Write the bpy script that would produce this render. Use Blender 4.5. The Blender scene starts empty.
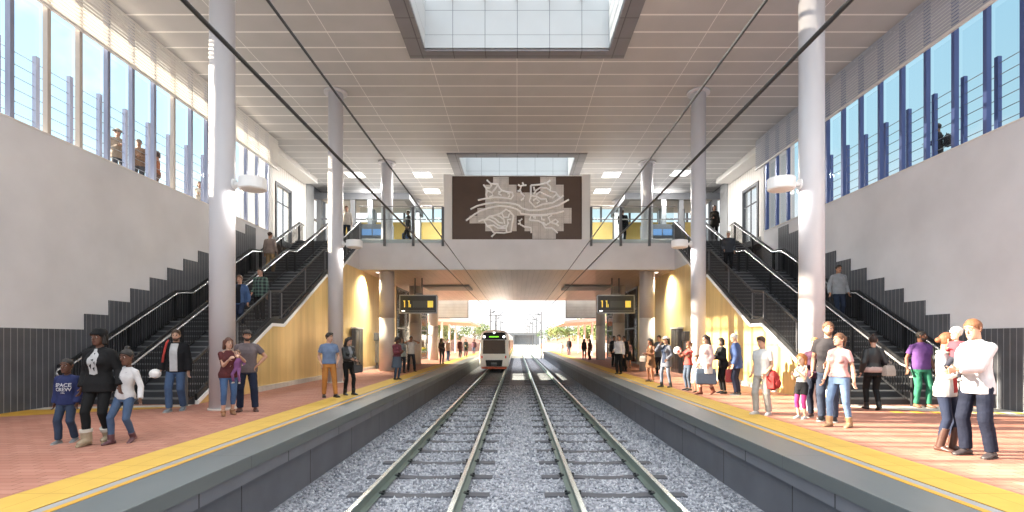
# station hall with two tracks, seen from between the platforms
SKY, SKY_BACK, SKY_TOP, SUN, CEILW, WASH, DRUM, EXPO = 1.0, 1.15, 3.0, 32.0, 450, 5000, 60, .32
import bpy, math, random
import numpy as np
from mathutils import Vector, Matrix, noise
from mathutils.bvhtree import BVHTree
random.seed(11)
S = bpy.context.scene
COL = S.collection
pi = math.pi
V = Vector

# ---------------------------------------------------------------- helpers
def lin(h):
    """sRGB 0-255 triple or hex string to a linear rgba"""
    if isinstance(h, str):
        h = [int(h[i:i + 2], 16) for i in (0, 2, 4)]
    out = []
    for c in h:
        c = c / 255.0
        out.append(c / 12.92 if c <= 0.04045 else ((c + 0.055) / 1.055) ** 2.4)
    return (*out, 1.0)

class MB:
    """collects closed shapes into one mesh"""
    def __init__(self):
        self.v = []; self.f = []; self.m = []
    def add(self, vs, fs, mi=0):
        b = len(self.v)
        self.v.extend([tuple(p) for p in vs])
        for f in fs:
            self.f.append(tuple(i + b for i in f)); self.m.append(mi)
        return self
    def box(self, x0, x1, y0, y1, z0, z1, mi=0):
        if x0 > x1: x0, x1 = x1, x0
        if y0 > y1: y0, y1 = y1, y0
        if z0 > z1: z0, z1 = z1, z0
        vs = [(x0,y0,z0),(x1,y0,z0),(x1,y1,z0),(x0,y1,z0),(x0,y0,z1),(x1,y0,z1),(x1,y1,z1),(x0,y1,z1)]
        return self.add(vs, [(0,3,2,1),(4,5,6,7),(0,1,5,4),(1,2,6,5),(2,3,7,6),(3,0,4,7)], mi)
    def cyl(self, p0, p1, r0, r1=None, n=16, mi=0):
        r1 = r0 if r1 is None else r1
        return self.loft([ring(p0, V(p1) - V(p0), r0, n), ring(p1, V(p1) - V(p0), r1, n)], mi)
    def loft(self, rings, mi=0, cap=True):
        n = len(rings[0]); vs = [p for r in rings for p in r]; fs = []
        for k in range(len(rings) - 1):
            a = k * n; b = a + n
            for i in range(n):
                j = (i + 1) % n
                fs.append((a + i, a + j, b + j, b + i))
        if cap:
            fs.append(tuple(range(n - 1, -1, -1)))
            fs.append(tuple(range((len(rings) - 1) * n, len(rings) * n)))
        return self.add(vs, fs, mi)
    def tube(self, pts, r, n=8, mi=0):
        pts = [V(p) for p in pts]; rings = []
        for i, p in enumerate(pts):
            d = (pts[min(i + 1, len(pts) - 1)] - pts[max(i - 1, 0)])
            rr = r[i] if isinstance(r, (list, tuple)) else r
            rings.append(ring(p, d, rr, n))
        return self.loft(rings, mi)
    def bar(self, pts, w, h, mi=0):
        """rectangular bar along points of a Y-Z path: w across X, h upwards"""
        rings = []
        for p in pts:
            x, y, z = p
            rings.append([V((x - w/2, y, z - h/2)), V((x + w/2, y, z - h/2)), V((x + w/2, y, z + h/2)), V((x - w/2, y, z + h/2))])
        return self.loft(rings, mi)
    def prism(self, poly, axis, a, b, mi=0):
        """polygon extruded along an axis; poly in the other two coordinates"""
        def P(u, w, t):
            return {'x': (t, u, w), 'y': (u, t, w), 'z': (u, w, t)}[axis]
        n = len(poly)
        vs = [P(u, w, a) for u, w in poly] + [P(u, w, b) for u, w in poly]
        fs = [tuple(range(n - 1, -1, -1)), tuple(range(n, 2 * n))]
        for i in range(n):
            j = (i + 1) % n
            fs.append((i, j, n + j, n + i))
        return self.add(vs, fs, mi)
    def ball(self, c, rx, ry=None, rz=None, n=12, m=8, mi=0):
        ry = rx if ry is None else ry; rz = rx if rz is None else rz
        rings = []
        for k in range(m + 1):
            t = pi * (k + .0) / m
            t = min(max(t, .06), pi - .06)
            rings.append([V((c[0] + rx*math.sin(t)*math.cos(2*pi*i/n), c[1] + ry*math.sin(t)*math.sin(2*pi*i/n), c[2] - rz*math.cos(t))) for i in range(n)])
        return self.loft(rings, mi)
    def cap(self, p0, r0, p1, r1, n=12):
        """round ended tapered limb"""
        p0 = V(p0); p1 = V(p1); d = p1 - p0
        L = d.length
        if L < 1e-6:
            return self.ball(p0, r0)
        d = d / L; rings = []
        for t in (80, 60, 40, 20, 0):
            a = math.radians(t); rings.append(ring(p0 - d*r0*math.sin(a), d, r0*math.cos(a), n))
        for t in (0, 20, 40, 60, 80):
            a = math.radians(t); rings.append(ring(p1 + d*r1*math.sin(a), d, r1*math.cos(a), n))
        return self.loft(rings)
    def mesh(self, name, mats=(), smooth=False):
        me = bpy.data.meshes.new(name)
        me.from_pydata(self.v, [], self.f)
        for m in mats: me.materials.append(m)
        if len(mats) > 1:
            me.polygons.foreach_set('material_index', self.m)
        fix(me)
        if smooth: me.polygons.foreach_set('use_smooth', [True] * len(me.polygons))
        me.update()
        return me

def fix(me):
    import bmesh
    bm = bmesh.new(); bm.from_mesh(me)
    bmesh.ops.recalc_face_normals(bm, faces=bm.faces)
    bm.to_mesh(me); bm.free()

def ring(c, d, r, n, up=None):
    c = V(c); d = V(d).normalized()
    u = V((0, 0, 1)) if abs(d.z) < .95 else V((0, 1, 0))
    a = d.cross(u).normalized(); b = d.cross(a).normalized()
    rx, ry = r if isinstance(r, tuple) else (r, r)
    return [c + a*rx*math.cos(2*pi*i/n) + b*ry*math.sin(2*pi*i/n) for i in range(n)]

def tag(o, label=None, cat=None, group=None, kind=None):
    if label: o['label'] = label
    if cat: o['category'] = cat
    if group: o['group'] = group
    if kind: o['kind'] = kind
    return o

def obj(name, mb, mats, parent=None, smooth=False, bevel=0, auto=False):
    if not isinstance(mats, (list, tuple)): mats = [mats]
    me = mb.mesh(name, mats, smooth) if isinstance(mb, MB) else mb
    o = bpy.data.objects.new(name, me); COL.objects.link(o)
    if parent: o.parent = parent
    if bevel:
        b = o.modifiers.new('edge', 'BEVEL'); b.width = bevel; b.segments = 2; b.limit_method = 'ANGLE'
    return o

def empty(name, loc=(0, 0, 0), rz=0):
    o = bpy.data.objects.new(name, None); COL.objects.link(o)
    o.location = loc; o.rotation_euler = (0, 0, rz); o.empty_display_size = .2
    return o

def copy_tree(o, parent=None):
    c = o.copy(); COL.objects.link(c)
    if parent: c.parent = parent
    for ch in list(o.children): copy_tree(ch, c)
    return c

def struct(name, mb, mats, label=None, **k):
    o = obj(name, mb, mats, **k)
    return tag(o, label, None, None, 'structure')

# picture position -> place: eye 1.6 m above the platform, level, horizon on row 340
CX, CY, FO, EYE = 517.0, 340.0, 520.0, 1.6
def floor_at(px, py, z=0.0):
    Y = FO * (EYE - z) / (py - CY)
    return V(((px - CX) * Y / FO, Y, z))

# ---------------------------------------------------------------- materials
MATS = {}
def nt(name):
    m = bpy.data.materials.new(name); m.use_nodes = True
    N = m.node_tree.nodes; L = m.node_tree.links
    b = N['Principled BSDF']
    MATS[name] = m
    return m, N, L, b

def mat(name, col, rough=.6, metal=0., var=.0, vs=2., bump=0., bs=60., spec=.5, col2=None, stretch=None, emit=0, detail=4):
    m, N, L, b = nt(name)
    c = lin(col)
    b.inputs['Base Color'].default_value = c
    b.inputs['Roughness'].default_value = rough
    b.inputs['Metallic'].default_value = metal
    b.inputs['Specular IOR Level'].default_value = spec
    if emit:
        b.inputs['Emission Color'].default_value = c; b.inputs['Emission Strength'].default_value = emit
    if var or bump:
        tc = N.new('ShaderNodeTexCoord'); src = tc.outputs['Object']
        if stretch:
            mp = N.new('ShaderNodeMapping'); mp.inputs['Scale'].default_value = stretch
            L.new(src, mp.inputs['Vector']); src = mp.outputs['Vector']
    if var:
        n = N.new('ShaderNodeTexNoise'); n.inputs['Scale'].default_value = vs; n.inputs['Detail'].default_value = detail
        L.new(src, n.inputs['Vector'])
        r = N.new('ShaderNodeValToRGB')
        d = lin(col2) if col2 else tuple(x * (1 - var) for x in c[:3]) + (1,)
        e = c if col2 else tuple(min(1, x * (1 + var)) for x in c[:3]) + (1,)
        r.color_ramp.elements[0].position = .32; r.color_ramp.elements[1].position = .68
        r.color_ramp.elements[0].color = d; r.color_ramp.elements[1].color = e
        L.new(n.outputs['Fac'], r.inputs['Fac']); L.new(r.outputs['Color'], b.inputs['Base Color'])
    if bump:
        n2 = N.new('ShaderNodeTexNoise'); n2.inputs['Scale'].default_value = bs; n2.inputs['Detail'].default_value = 3
        L.new(src, n2.inputs['Vector'])
        bp = N.new('ShaderNodeBump'); bp.inputs['Strength'].default_value = bump; bp.inputs['Distance'].default_value = .02
        L.new(n2.outputs['Fac'], bp.inputs['Height']); L.new(bp.outputs['Normal'], b.inputs['Normal'])
    return m

def stripe(N, L, sep_out, period, width, offset=0.0):
    """1 inside a repeating line of given width along a coordinate"""
    a = N.new('ShaderNodeMath'); a.operation = 'ADD'; a.inputs[1].default_value = offset + period * 200
    L.new(sep_out, a.inputs[0])
    mo = N.new('ShaderNodeMath'); mo.operation = 'MODULO'; mo.inputs[1].default_value = period
    L.new(a.outputs[0], mo.inputs[0])
    lt = N.new('ShaderNodeMath'); lt.operation = 'LESS_THAN'; lt.inputs[1].default_value = width
    L.new(mo.outputs[0], lt.inputs[0])
    return lt.outputs[0]

def lined(name, col, line, specs, rough=.6, metal=0., var=.08, vs=1.5, bumpd=.004, spec=.5, stretch=None):
    """flat colour with thin lines repeating along axes; specs = [(axis, period, width, offset)]"""
    m, N, L, b = nt(name)
    tc = N.new('ShaderNodeTexCoord'); sx = N.new('ShaderNodeSeparateXYZ'); L.new(tc.outputs['Object'], sx.inputs[0])
    fac = None
    for ax, p, w, of in specs:
        o = stripe(N, L, sx.outputs['XYZ'.index(ax)], p, w, of)
        if fac is None: fac = o
        else:
            mx = N.new('ShaderNodeMath'); mx.operation = 'MAXIMUM'; L.new(fac, mx.inputs[0]); L.new(o, mx.inputs[1]); fac = mx.outputs[0]
    n = N.new('ShaderNodeTexNoise'); n.inputs['Scale'].default_value = vs; n.inputs['Detail'].default_value = 5
    if stretch:
        mp = N.new('ShaderNodeMapping'); mp.inputs['Scale'].default_value = stretch
        L.new(tc.outputs['Object'], mp.inputs['Vector']); L.new(mp.outputs['Vector'], n.inputs['Vector'])
    else: L.new(tc.outputs['Object'], n.inputs['Vector'])
    r = N.new('ShaderNodeValToRGB'); c = lin(col)
    r.color_ramp.elements[0].position = .3; r.color_ramp.elements[1].position = .7
    r.color_ramp.elements[0].color = tuple(x*(1-var) for x in c[:3]) + (1,); r.color_ramp.elements[1].color = tuple(min(1, x*(1+var)) for x in c[:3]) + (1,)
    L.new(n.outputs['Fac'], r.inputs['Fac'])
    mix = N.new('ShaderNodeMix'); mix.data_type = 'RGBA'
    L.new(fac, mix.inputs['Factor']); L.new(r.outputs['Color'], mix.inputs[6]); mix.inputs[7].default_value = lin(line)
    L.new(mix.outputs[2], b.inputs['Base Color'])
    b.inputs['Roughness'].default_value = rough; b.inputs['Metallic'].default_value = metal; b.inputs['Specular IOR Level'].default_value = spec
    if bumpd:
        bp = N.new('ShaderNodeBump'); bp.invert = True; bp.inputs['Strength'].default_value = .6; bp.inputs['Distance'].default_value = bumpd
        L.new(fac, bp.inputs['Height']); L.new(bp.outputs['Normal'], b.inputs['Normal'])
    return m

def glass(name, tint='E8F2F5', refl=.10):
    m, N, L, b = nt(name); N.remove(b)
    t = N.new('ShaderNodeBsdfTransparent'); t.inputs[0].default_value = lin(tint)
    g = N.new('ShaderNodeBsdfGlossy'); g.inputs['Roughness'].default_value = .03
    lw = N.new('ShaderNodeLayerWeight'); lw.inputs[0].default_value = refl
    mx = N.new('ShaderNodeMixShader'); L.new(lw.outputs['Fresnel'], mx.inputs[0]); L.new(t.outputs[0], mx.inputs[1]); L.new(g.outputs[0], mx.inputs[2])
    L.new(mx.outputs[0], N['Material Output'].inputs[0])
    return m

def brick_mat(name, c1, c2, mortar, scale, bw, bh, ms=.012, rough=.75):
    m, N, L, b = nt(name)
    tc = N.new('ShaderNodeTexCoord')
    br = N.new('ShaderNodeTexBrick'); br.inputs['Scale'].default_value = scale
    br.inputs['Brick Width'].default_value = bw; br.inputs['Row Height'].default_value = bh
    br.inputs['Mortar Size'].default_value = ms; br.inputs['Mortar Smooth'].default_value = .3
    br.inputs['Color1'].default_value = lin(c1); br.inputs['Color2'].default_value = lin(c2); br.inputs['Mortar'].default_value = lin(mortar)
    L.new(tc.outputs['Object'], br.inputs['Vector'])
    n = N.new('ShaderNodeTexNoise'); n.inputs['Scale'].default_value = .9; n.inputs['Detail'].default_value = 6; L.new(tc.outputs['Object'], n.inputs['Vector'])
    mr = N.new('ShaderNodeMapRange'); mr.inputs[3].default_value = .8; mr.inputs[4].default_value = 1.2; L.new(n.outputs['Fac'], mr.inputs[0])
    mx = N.new('ShaderNodeMix'); mx.data_type = 'RGBA'; mx.blend_type = 'MULTIPLY'; mx.inputs[0].default_value = 1
    L.new(br.outputs['Color'], mx.inputs[6]); L.new(mr.outputs[0], mx.inputs[7]); L.new(mx.outputs[2], b.inputs['Base Color'])
    bp = N.new('ShaderNodeBump'); bp.invert = True; bp.inputs['Strength'].default_value = .5; bp.inputs['Distance'].default_value = .004
    L.new(br.outputs['Fac'], bp.inputs['Height']); L.new(bp.outputs['Normal'], b.inputs['Normal'])
    b.inputs['Roughness'].default_value = rough; b.inputs['Specular IOR Level'].default_value = .35
    return m

M = {}
M['concrete'] = mat('pale concrete', 'D4D4D8', .8, var=.07, vs=.7, bump=.08, bs=12)
M['conc_grey'] = mat('grey concrete', '8A8B8C', .62, var=.1, vs=1.2, bump=.1, bs=30)
M['coping'] = lined('coping stone', '5A6062', '484B4E', [('Y', 2.4, .012, 0)], rough=.42, var=.12, vs=.8, stretch=(1, .3, 1))
M['fascia'] = lined('platform face', '686B74', '3A3B40', [('Y', 2.4, .03, 1.1)], rough=.7, var=.1)
M['plat_wall'] = lined('platform wall', '585B64', '2C2D31', [('Y', 2.4, .025, 0)], rough=.8, var=.12)
M['brick'] = brick_mat('brick paving', 'A87868', '9C6A5A', '74503F', 1.0, .30, .15, .007)
M['yellow_tactile'] = lined('yellow tactile paving', 'BE9B42', '9F7F30', [('Y', .6, .012, 0), ('X', .325, .008, 0)], rough=.7, var=.06, vs=3)
M['yellow_line'] = mat('yellow line paint', 'BC8F2C', .6, var=.05)
M['white_tactile'] = lined('pale tactile paving', 'BDB8B0', '98938C', [('X', .3, .01, 0), ('Y', .3, .01, 0)], rough=.75)
M['dark_tile'] = lined('dark wall tile', '505258', '8E9094', [('Y', .155, .014, 0)], rough=.35, var=.15, vs=2.5, bumpd=.002)
M['col'] = mat('column paint', 'C4C3C8', .38, var=.02, vs=1)
M['col_conc'] = mat('column base concrete', 'CFC6BF', .6, var=.06, vs=2)
M['white'] = mat('white paint', 'EDEDED', .5)
M['off'] = mat('off white', 'DAD7D3', .6)
M['ceil'] = lined('ceiling panels', 'AFADAD', 'E4E1DE', [('Y', .835, .07, .2), ('X', 2.87, .02, .01)], rough=.55, var=.05, vs=1.0, bumpd=.006)
M['frame_grey'] = lined('skylight frame', '77757A', '4D4C50', [('X', 1.03, .03, 0), ('Y', 1.0, .03, .1)], rough=.5, var=.06)
M['well'] = lined('white well lining', 'B9BEC2', '747B82', [('X', 1.03, .02, 0), ('Z', .78, .015, .35)], rough=.5, var=.02)
M['soffit'] = lined('copper soffit', 'B5A299', '8E7D74', [('X', .3, .012, 0)], rough=.42, metal=.1, var=.12, vs=.5, stretch=(3, .4, 1))
M['yellow_wall'] = lined('golden panel', 'DAC082', 'C2A767', [('Y', 1.2, .012, 0)], rough=.3, metal=.35, var=.12, vs=1.2, stretch=(1, 3, .3))
M['fin'] = mat('slate blue fin', '4E5F92', .4, metal=.2)  # blue of the reflected sky is put into the base colour
M['fin_pale'] = mat('pale steel fin', '8A90A8', .4, metal=.2)
M['fin_sunlit'] = mat('sunlit fin', 'B8AFA8', .5)  # same fins again, with the warm sunlight tint painted into the colour
M['louvre_grey'] = mat('louvre grey', 'A9ACB6', .5)
M['louvre'] = mat('louvre white', 'D9D7D4', .55)
M['pane'] = glass('clear glass', 'FAFCFD', .07)
M['pane2'] = glass('balustrade glass', 'F0F5F5', .1)
M['black'] = mat('black steel', '26272A', .45, metal=.3)
M['charcoal'] = mat('charcoal stair', '37383C', .6, var=.1)
M['nosing'] = mat('stair nosing', '6D6F72', .5)
M['rail_silver'] = mat('brushed rail', 'D9DADC', .25, metal=.7)
M['steel'] = mat('steel', '8C8E92', .35, metal=.8)
M['rail_top'] = mat('polished rail head', 'D6DAD4', .25, metal=.75)
M['rail_side'] = mat('rail web', '6E7C76', .5, metal=.4, var=.1)
M['sleeper'] = mat('concrete sleeper', '4E4F55', .85, var=.1, vs=4)
M['clip'] = mat('rail clip', '33373A', .5, metal=.5)
M['cable'] = mat('cable black', '1E1E20', .5)
M['panel_brown'] = mat('bronze panel', '544237', .45, metal=.2, var=.06)
M['panel_pale'] = lined('pale tile', 'D0CAC4', '9E978F', [('X', .4, .01, .1), ('Z', .4, .01, .1)], rough=.6, var=.1, vs=4)
M['art_white'] = mat('relief white', 'FBFAF8', .45)
M['corr'] = lined('corrugated sheet', 'D2CDC7', 'AFA9A3', [('Y', .22, .05, 0)], rough=.5, var=.03, bumpd=.02)
M['lamp_glow'] = mat('lit diffuser', 'FFFFFF', .5, emit=2.5)
M['board'] = mat('display housing', '1D2024', .35)
M['screen'] = mat('display grey', '3A3E40', .3)
M['led'] = mat('amber led', 'F0D860', .5, emit=.45)
M['blue_lit'] = mat('blue lit sign', '5A7FAE', .4, emit=.02)
M['grey_dark'] = mat('dark grey', '55575C', .5)
# ================================================================ setting
ZC, ZF, ZS = 10.9, 6.6, 5.17          # ceiling, upper floor, underside of the bridge slab
XW, XB = 11.2, 12.3                   # window walls, set-back walls
SIDES = ((-1, 'left', 'train-side'), (1, 'right', 'empty-track side'))

def sb(mb, s, x0, x1, *r, mi=0):      # box mirrored to a side
    return mb.box(s*x0, s*x1, *r, mi)

# ---- platforms
for s, nm, side in SIDES:
    b = MB(); sb(b, s, 5.2, 13.0, 2, 75, -.2, 0)
    struct('floor', b, M['brick'], f'red brick paving of the {side} platform')
    b = MB(); sb(b, s, 4.55, 5.2, 2, 75, -.2, .004)
    struct('trim', b, M['yellow_tactile'], f'wide yellow tactile strip along the {side} platform')
    b = MB(); sb(b, s, 4.42, 4.55, 2, 75, -.2, -.004)
    struct('trim', b, M['conc_grey'], f'narrow grey channel beside the yellow strip, {side} platform')
    b = MB(); sb(b, s, 4.34, 4.42, 2, 75, -.2, .003)
    struct('trim', b, M['yellow_line'], f'thin yellow safety line on the {side} platform edge')
    b = MB(); sb(b, s, 3.68, 4.34, 2, 75, -.185, 0)
    struct('trim', b, M['coping'], f'grey coping slabs along the {side} platform edge', bevel=.008)
    b = MB(); sb(b, s, 3.74, 4.3, 2, 75, -.38, -.185)
    struct('trim', b, M['fascia'], f'grey band under the coping of the {side} platform')
    b = MB(); sb(b, s, 3.82, 13, 2, 75, -1.25, -.38)
    struct('wall_platform_' + nm, b, M['plat_wall'], f'dark concrete face of the {side} platform above the ballast')
    # tactile pads in front of the stairs
    b = MB(); b.prism([(s*8.0, 12.85), (s*11.2, 12.3), (s*11.2, 11.9), (s*8.0, 12.5)], 'z', -.01, .004)
    struct('trim', b, M['white_tactile'], f'pale tactile strip in front of the {side} stairs')
    b = MB(); b.prism([(s*8.0, 12.48), (s*11.2, 11.88), (s*11.2, 10.6), (s*8.0, 12.4)], 'z', -.01, .004)
    struct('trim', b, M['yellow_line'] if s < 0 else M['white_tactile'], f'coloured directional paving leading to the {side} stairs')
if True:
    b = MB()
    for k in range(7):
        b.box(8.3 + k*.42, 8.5 + k*.42, 11.35 - k*.03, 11.6 - k*.03, .005, .009)
    struct('trim', b, M['yellow_line'], 'broken yellow tactile dashes in front of the empty-track side stairs')

# ---- window walls
for s, nm, side in SIDES:
    b = MB()
    sb(b, s, XW, XW + .3, 1, 23.6, -1.2, 6.5)
    struct('wall_' + nm, b, M['concrete'], f'tall plain concrete wall on the {side}, windows above it')
    # stepped dark tile dado
    poly = [(1, 0), (1, 1.87), (13.45, 1.87)]
    for k in range(1, 12):
        y0 = 13.45 + .8*(k - 1)
        poly += [(y0, 1.87 + .41*k), (y0 + .8, 1.87 + .41*k)]
    poly += [(poly[-1][0], 0)]
    b = MB(); b.prism(poly, 'x', s*(XW - .025), s*(XW + .05))
    struct('wall_tiles_' + nm, b, M['dark_tile'], f'dark grey tiles stepping up beside the {side} stairs')
    # return and set-back wall
    b = MB(); sb(b, s, XW, XB + .3, 23.6, 23.85, -1, ZC)
    struct('wall_return_' + nm, b, M['off'], f'narrow return where the {side} wall steps back')
    b = MB()
    sb(b, s, XB, XB + .25, 23.85, 26.55, 0, ZC); sb(b, s, XB, XB + .25, 28.3, 30.3, 0, ZC)
    sb(b, s, XB, XB + .25, 26.55, 28.3, 0, ZF); sb(b, s, XB, XB + .25, 26.55, 28.3, 9.6, ZC)
    struct('wall_upper_' + nm, b, M['corr'], f'pale corrugated wall at the top of the {side} stairs')
    b = MB(); sb(b, s, XB - .04, XB + .2, 30.3, 31.4, 0, ZC)
    struct('wall_end_' + nm, b, M['conc_grey'], f'plain grey wall end beyond the {side} doorway')
    d = empty('door_' + ('1' if s < 0 else '2')); tag(d, f'tall glazed doorway in the pale wall above the {side} stairs', None, None, 'structure')
    b = MB(); sb(b, s, XB - .05, XB + .1, 26.45, 26.6, ZF, 9.7); sb(b, s, XB - .05, XB + .1, 28.2, 28.35, ZF, 9.7); sb(b, s, XB - .05, XB + .1, 26.6, 28.2, 9.55, 9.7)
    obj('door_frame', b, M['grey_dark'], d)
    b = MB(); sb(b, s, XB + .02, XB + .06, 27.38, 27.46, ZF, 9.55); sb(b, s, XB + .02, XB + .06, 26.6, 28.2, 8.7, 8.76)
    obj('door_mullion', b, M['grey_dark'], d)
    b = MB(); sb(b, s, XB + .08, XB + .1, 26.6, 28.2, ZF, 9.55); obj('pane', b, M['pane'], d)
    # sill
    b = MB(); sb(b, s, XW - .02, XW + .32, 1, 23.6, 6.5, 6.53)
    struct('trim', b, M['off'], f'thin sill under the {side} windows')
    # window bays: fin, louvres, transom, pane
    for k in range(-11, 14):
        y = 11.54 + .913*k
        w = empty(f'window_{(k + 12) + (0 if s < 0 else 25)}', (s*XW, y, 6.53))
        pos = 'nearest the camera' if k == -11 else f'{k + 12} bays from the open end'
        tag(w, f'tall window bay with slatted head, {side} wall, {pos}', None, f'window bays of the {side} wall', 'structure')
        b = MB(); b.box(s*.0, s*.12, -.05, .05, 0, ZC - 6.53)
        obj('fin', b, M['fin_sunlit'] if (s < 0 and k in (1, 2, 6)) else M['fin'] if s > 0 else M['fin_pale'], w)
        b = MB(); b.box(-s*.08, -s*.005, .004, .909, 2.98, 3.05)
        obj('transom', b, M['louvre'], w)
        b = MB()
        for j in range(14):
            z = 3.08 + j*.094
            b.prism([(-s*.02, z), (-s*.012, z), (-s*.052, z + .042), (-s*.06, z + .042)], 'y', .004, .909)
        obj('louvre', b, M['louvre'] if s < 0 else M['louvre_grey'], w)
        b = MB(); b.box(s*.195, s*.205, .065, .848, .0, 2.97)
        obj('pane', b, M['pane'], w)
    # street-level deck, fence
    b = MB(); sb(b, s, XW + .3, 12.8, 4, 30, 6.2, 6.5); sb(b, s, 12.8, 16.5, 4, 30, 6.2, 6.75)
    struct('path_street_' + nm, b, M['conc_grey'], f'raised street path outside the {side} windows')
    fe = empty('cable_fence', (s*12.2, 0, 6.5))
    tag(fe, f'post and cable fence outside the {side} windows', 'fence')
    for k in range(-5, 9):
        b = MB(); b.box(-.05, .05, 14.19 + k*1.0 - .055, 14.19 + k*1.0 + .055, 0, 2.28)
        obj('post', b, M['fin'] if s > 0 else M['fin_pale'], fe)
    for j in range(6):
        b = MB(); b.tube([(0, 8.5,   .6 + j*.3), (0, 22.5, .6 + j*.3)], .010, 6); obj('cable', b, M['steel'], fe)
    # eave seen through the windows
    b = MB(); sb(b, s, XW + .3, 12.6, 6, 30, 10.62, 10.9)
    struct('trim', b, M['off'], f'roof eave outside the {side} windows')

# ---- ceiling with two skylights
b = MB()
def cplate(x0, x1, y0, y1): b.box(x0, x1, y0, y1, ZC, ZC + .35)
cplate(-12.6, -3.0, 6.5, 37); cplate(3.0, 12.6, 6.5, 37)
cplate(-3.0, 3.0, 6.5, 9.5); cplate(-3.0, 3.0, 16.62, 26.35); cplate(-3.0, 3.0, 30.0, 37)
struct('ceiling', b, M['ceil'], 'wide pale ceiling of ribbed metal panels with light seams')
for i, (y0, y1, where) in enumerate(((9.5, 16.62, 'above the tracks in front of the bridge'), (26.35, 30.0, 'above the dark relief panel'))):
    sk = empty(f'skylight_window_{i + 1}', (0, 0, ZC)); tag(sk, f'rectangular skylight {where}', None, None, 'structure')
    b = MB()
    b.box(-3.5, -2.95, y0 - .5, y1 + .45, -.06, .02); b.box(2.95, 3.5, y0 - .5, y1 + .45, -.06, .02)
    b.box(-2.95, 2.95, y0 - .5, y0, -.06, .02); b.box(-2.95, 2.95, y1, y1 + .45, -.06, .02)
    obj('surround', b, M['frame_grey'], sk)
    b = MB(); h = 1.55
    b.box(-3.15, -2.93, y0 - .2, y1 + .2, .02, h); b.box(2.93, 3.15, y0 - .2, y1 + .2, .02, h)
    b.box(-2.93, 2.93, y0 - .2, y0 + .02, .02, h); b.box(-2.93, 2.93, y1 - .03, y1 + .2, .02, h)
    obj('well', b, M['well'], sk)
    b = MB()
    for k in range(7): b.box(-3.1 + k*1.03 - .03, -3.1 + k*1.03 + .03, y0, y1, h, h + .1)
    for k in range(1, int((y1 - y0)/1.2)): b.box(-3.1, 3.1, y0 + k*1.2 - .03, y0 + k*1.2 + .03, h, h + .08)
    obj('glazing_bars', b, M['off'], sk)
    b = MB(); b.box(-3.15, 3.15, y0 - .2, y1 + .2, h + .1, h + .12); obj('pane', b, M['pane'], sk)

# recessed square ceiling lights
for x, y in ((-9.1, 29.2), (-5.3, 29.2), (-5.3, 32.4), (9.1, 28.9), (5.3, 29.2), (5.3, 32.4), (-9.1, 33), (9.1, 33)):
    t = empty('ceiling_light', (x, y, ZC - .03))
    tag(t, f'square lit ceiling panel {"beside" if abs(x) < 6 else "outside"} the {"near" if y < 31 else "rear"} upper column, {"train-side" if x < 0 else "empty-track side"}', 'ceiling light', 'square ceiling lights above the bridge')
    b = MB(); b.box(-.5, .5, -.5, .5, 0, .03); obj('frame', b, M['white'], t)
    b = MB(); b.box(-.45, .45, -.45, .45, -.012, .0); obj('diffuser', b, M['lamp_glow'], t)

# ---- columns with drum lamps
colY = (12.0, 19.5, 27.2, 34.7, 42.3)
ordn = ('closest', 'second', 'bridge-front', 'fourth', 'last')
for s, nm, side in SIDES:
    for i, y in enumerate(colY):
        x = s*6.8
        t = empty('round_column', (x, y, 0))
        d = {0: 'slender tall pale column nearest the camera', 1: 'slender tall pale column beside the stair landing', 2: 'thick column carrying the front of the bridge',
             3: 'thick column under the bridge behind the display board', 4: 'thick column at the far edge of the bridge'}[i]
        tag(t, f'{d}, {side} platform', 'column', f'columns of the {side} platform')
        if i < 2:
            b = MB(); b.cyl((0, 0, 0), (0, 0, ZC), .27, n=40); obj('shaft', b, M['col'], t, smooth=False)
            b = MB(); b.cyl((0, 0, ZC - .08), (0, 0, ZC - .01), .42, n=40); obj('collar', b, M['col'], t)
            b = MB(); b.cyl((0, 0, 0), (0, 0, .04), .3, n=40); obj('base_ring', b, M['col_conc'], t)
        else:
            b = MB(); b.cyl((0, 0, 0), (0, 0, 2.75), .39, n=40); obj('lower_shaft', b, M['col_conc'], t)
            b = MB(); b.cyl((0, 0, 2.75), (0, 0, ZS), .39, n=40); obj('upper_shaft', b, mat('painted shaft', 'B3ABA8', .5) if 'painted shaft' not in MATS else MATS['painted shaft'], t)
            if i < 4:
                b = MB(); b.cyl((0, 0, ZF), (0, 0, ZC), .3, n=32); obj('concourse_shaft', b, M['col'], t)
                b = MB(); b.cyl((0, 0, ZC - .1), (0, 0, ZC - .02), .45, n=32); obj('collar', b, M['col'], t)
        for ch in t.children:
            for p in ch.data.polygons: p.use_smooth = len(p.vertices) == 4
    for i in (0, 1):
        y = colY[i]; z = 5.2
        t = empty('drum_lamp', (s*6.1, y, z))
        tag(t, f'white drum lamp on the {"column nearest the camera" if i == 0 else "slender column by the stair landing"}, {side}', 'lamp', 'drum lamps on the slender columns')
        b = MB(); b.cyl((0, 0, -.13), (0, 0, .13), .3, n=32); obj('lamp_shade', b, M['white'], t, smooth=False, bevel=.02)
        b = MB(); b.cyl((0, 0, -.145), (0, 0, -.13), .25, n=32); obj('diffuser', b, M['off'], t)
        b = MB(); b.cyl((s*.28, 0, 0), (s*.45, 0, 0), .05, n=12); b.cyl((s*.40, 0, 0), (s*.44, 0, 0), .12, n=12); obj('bracket', b, M['white'], t)

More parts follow.
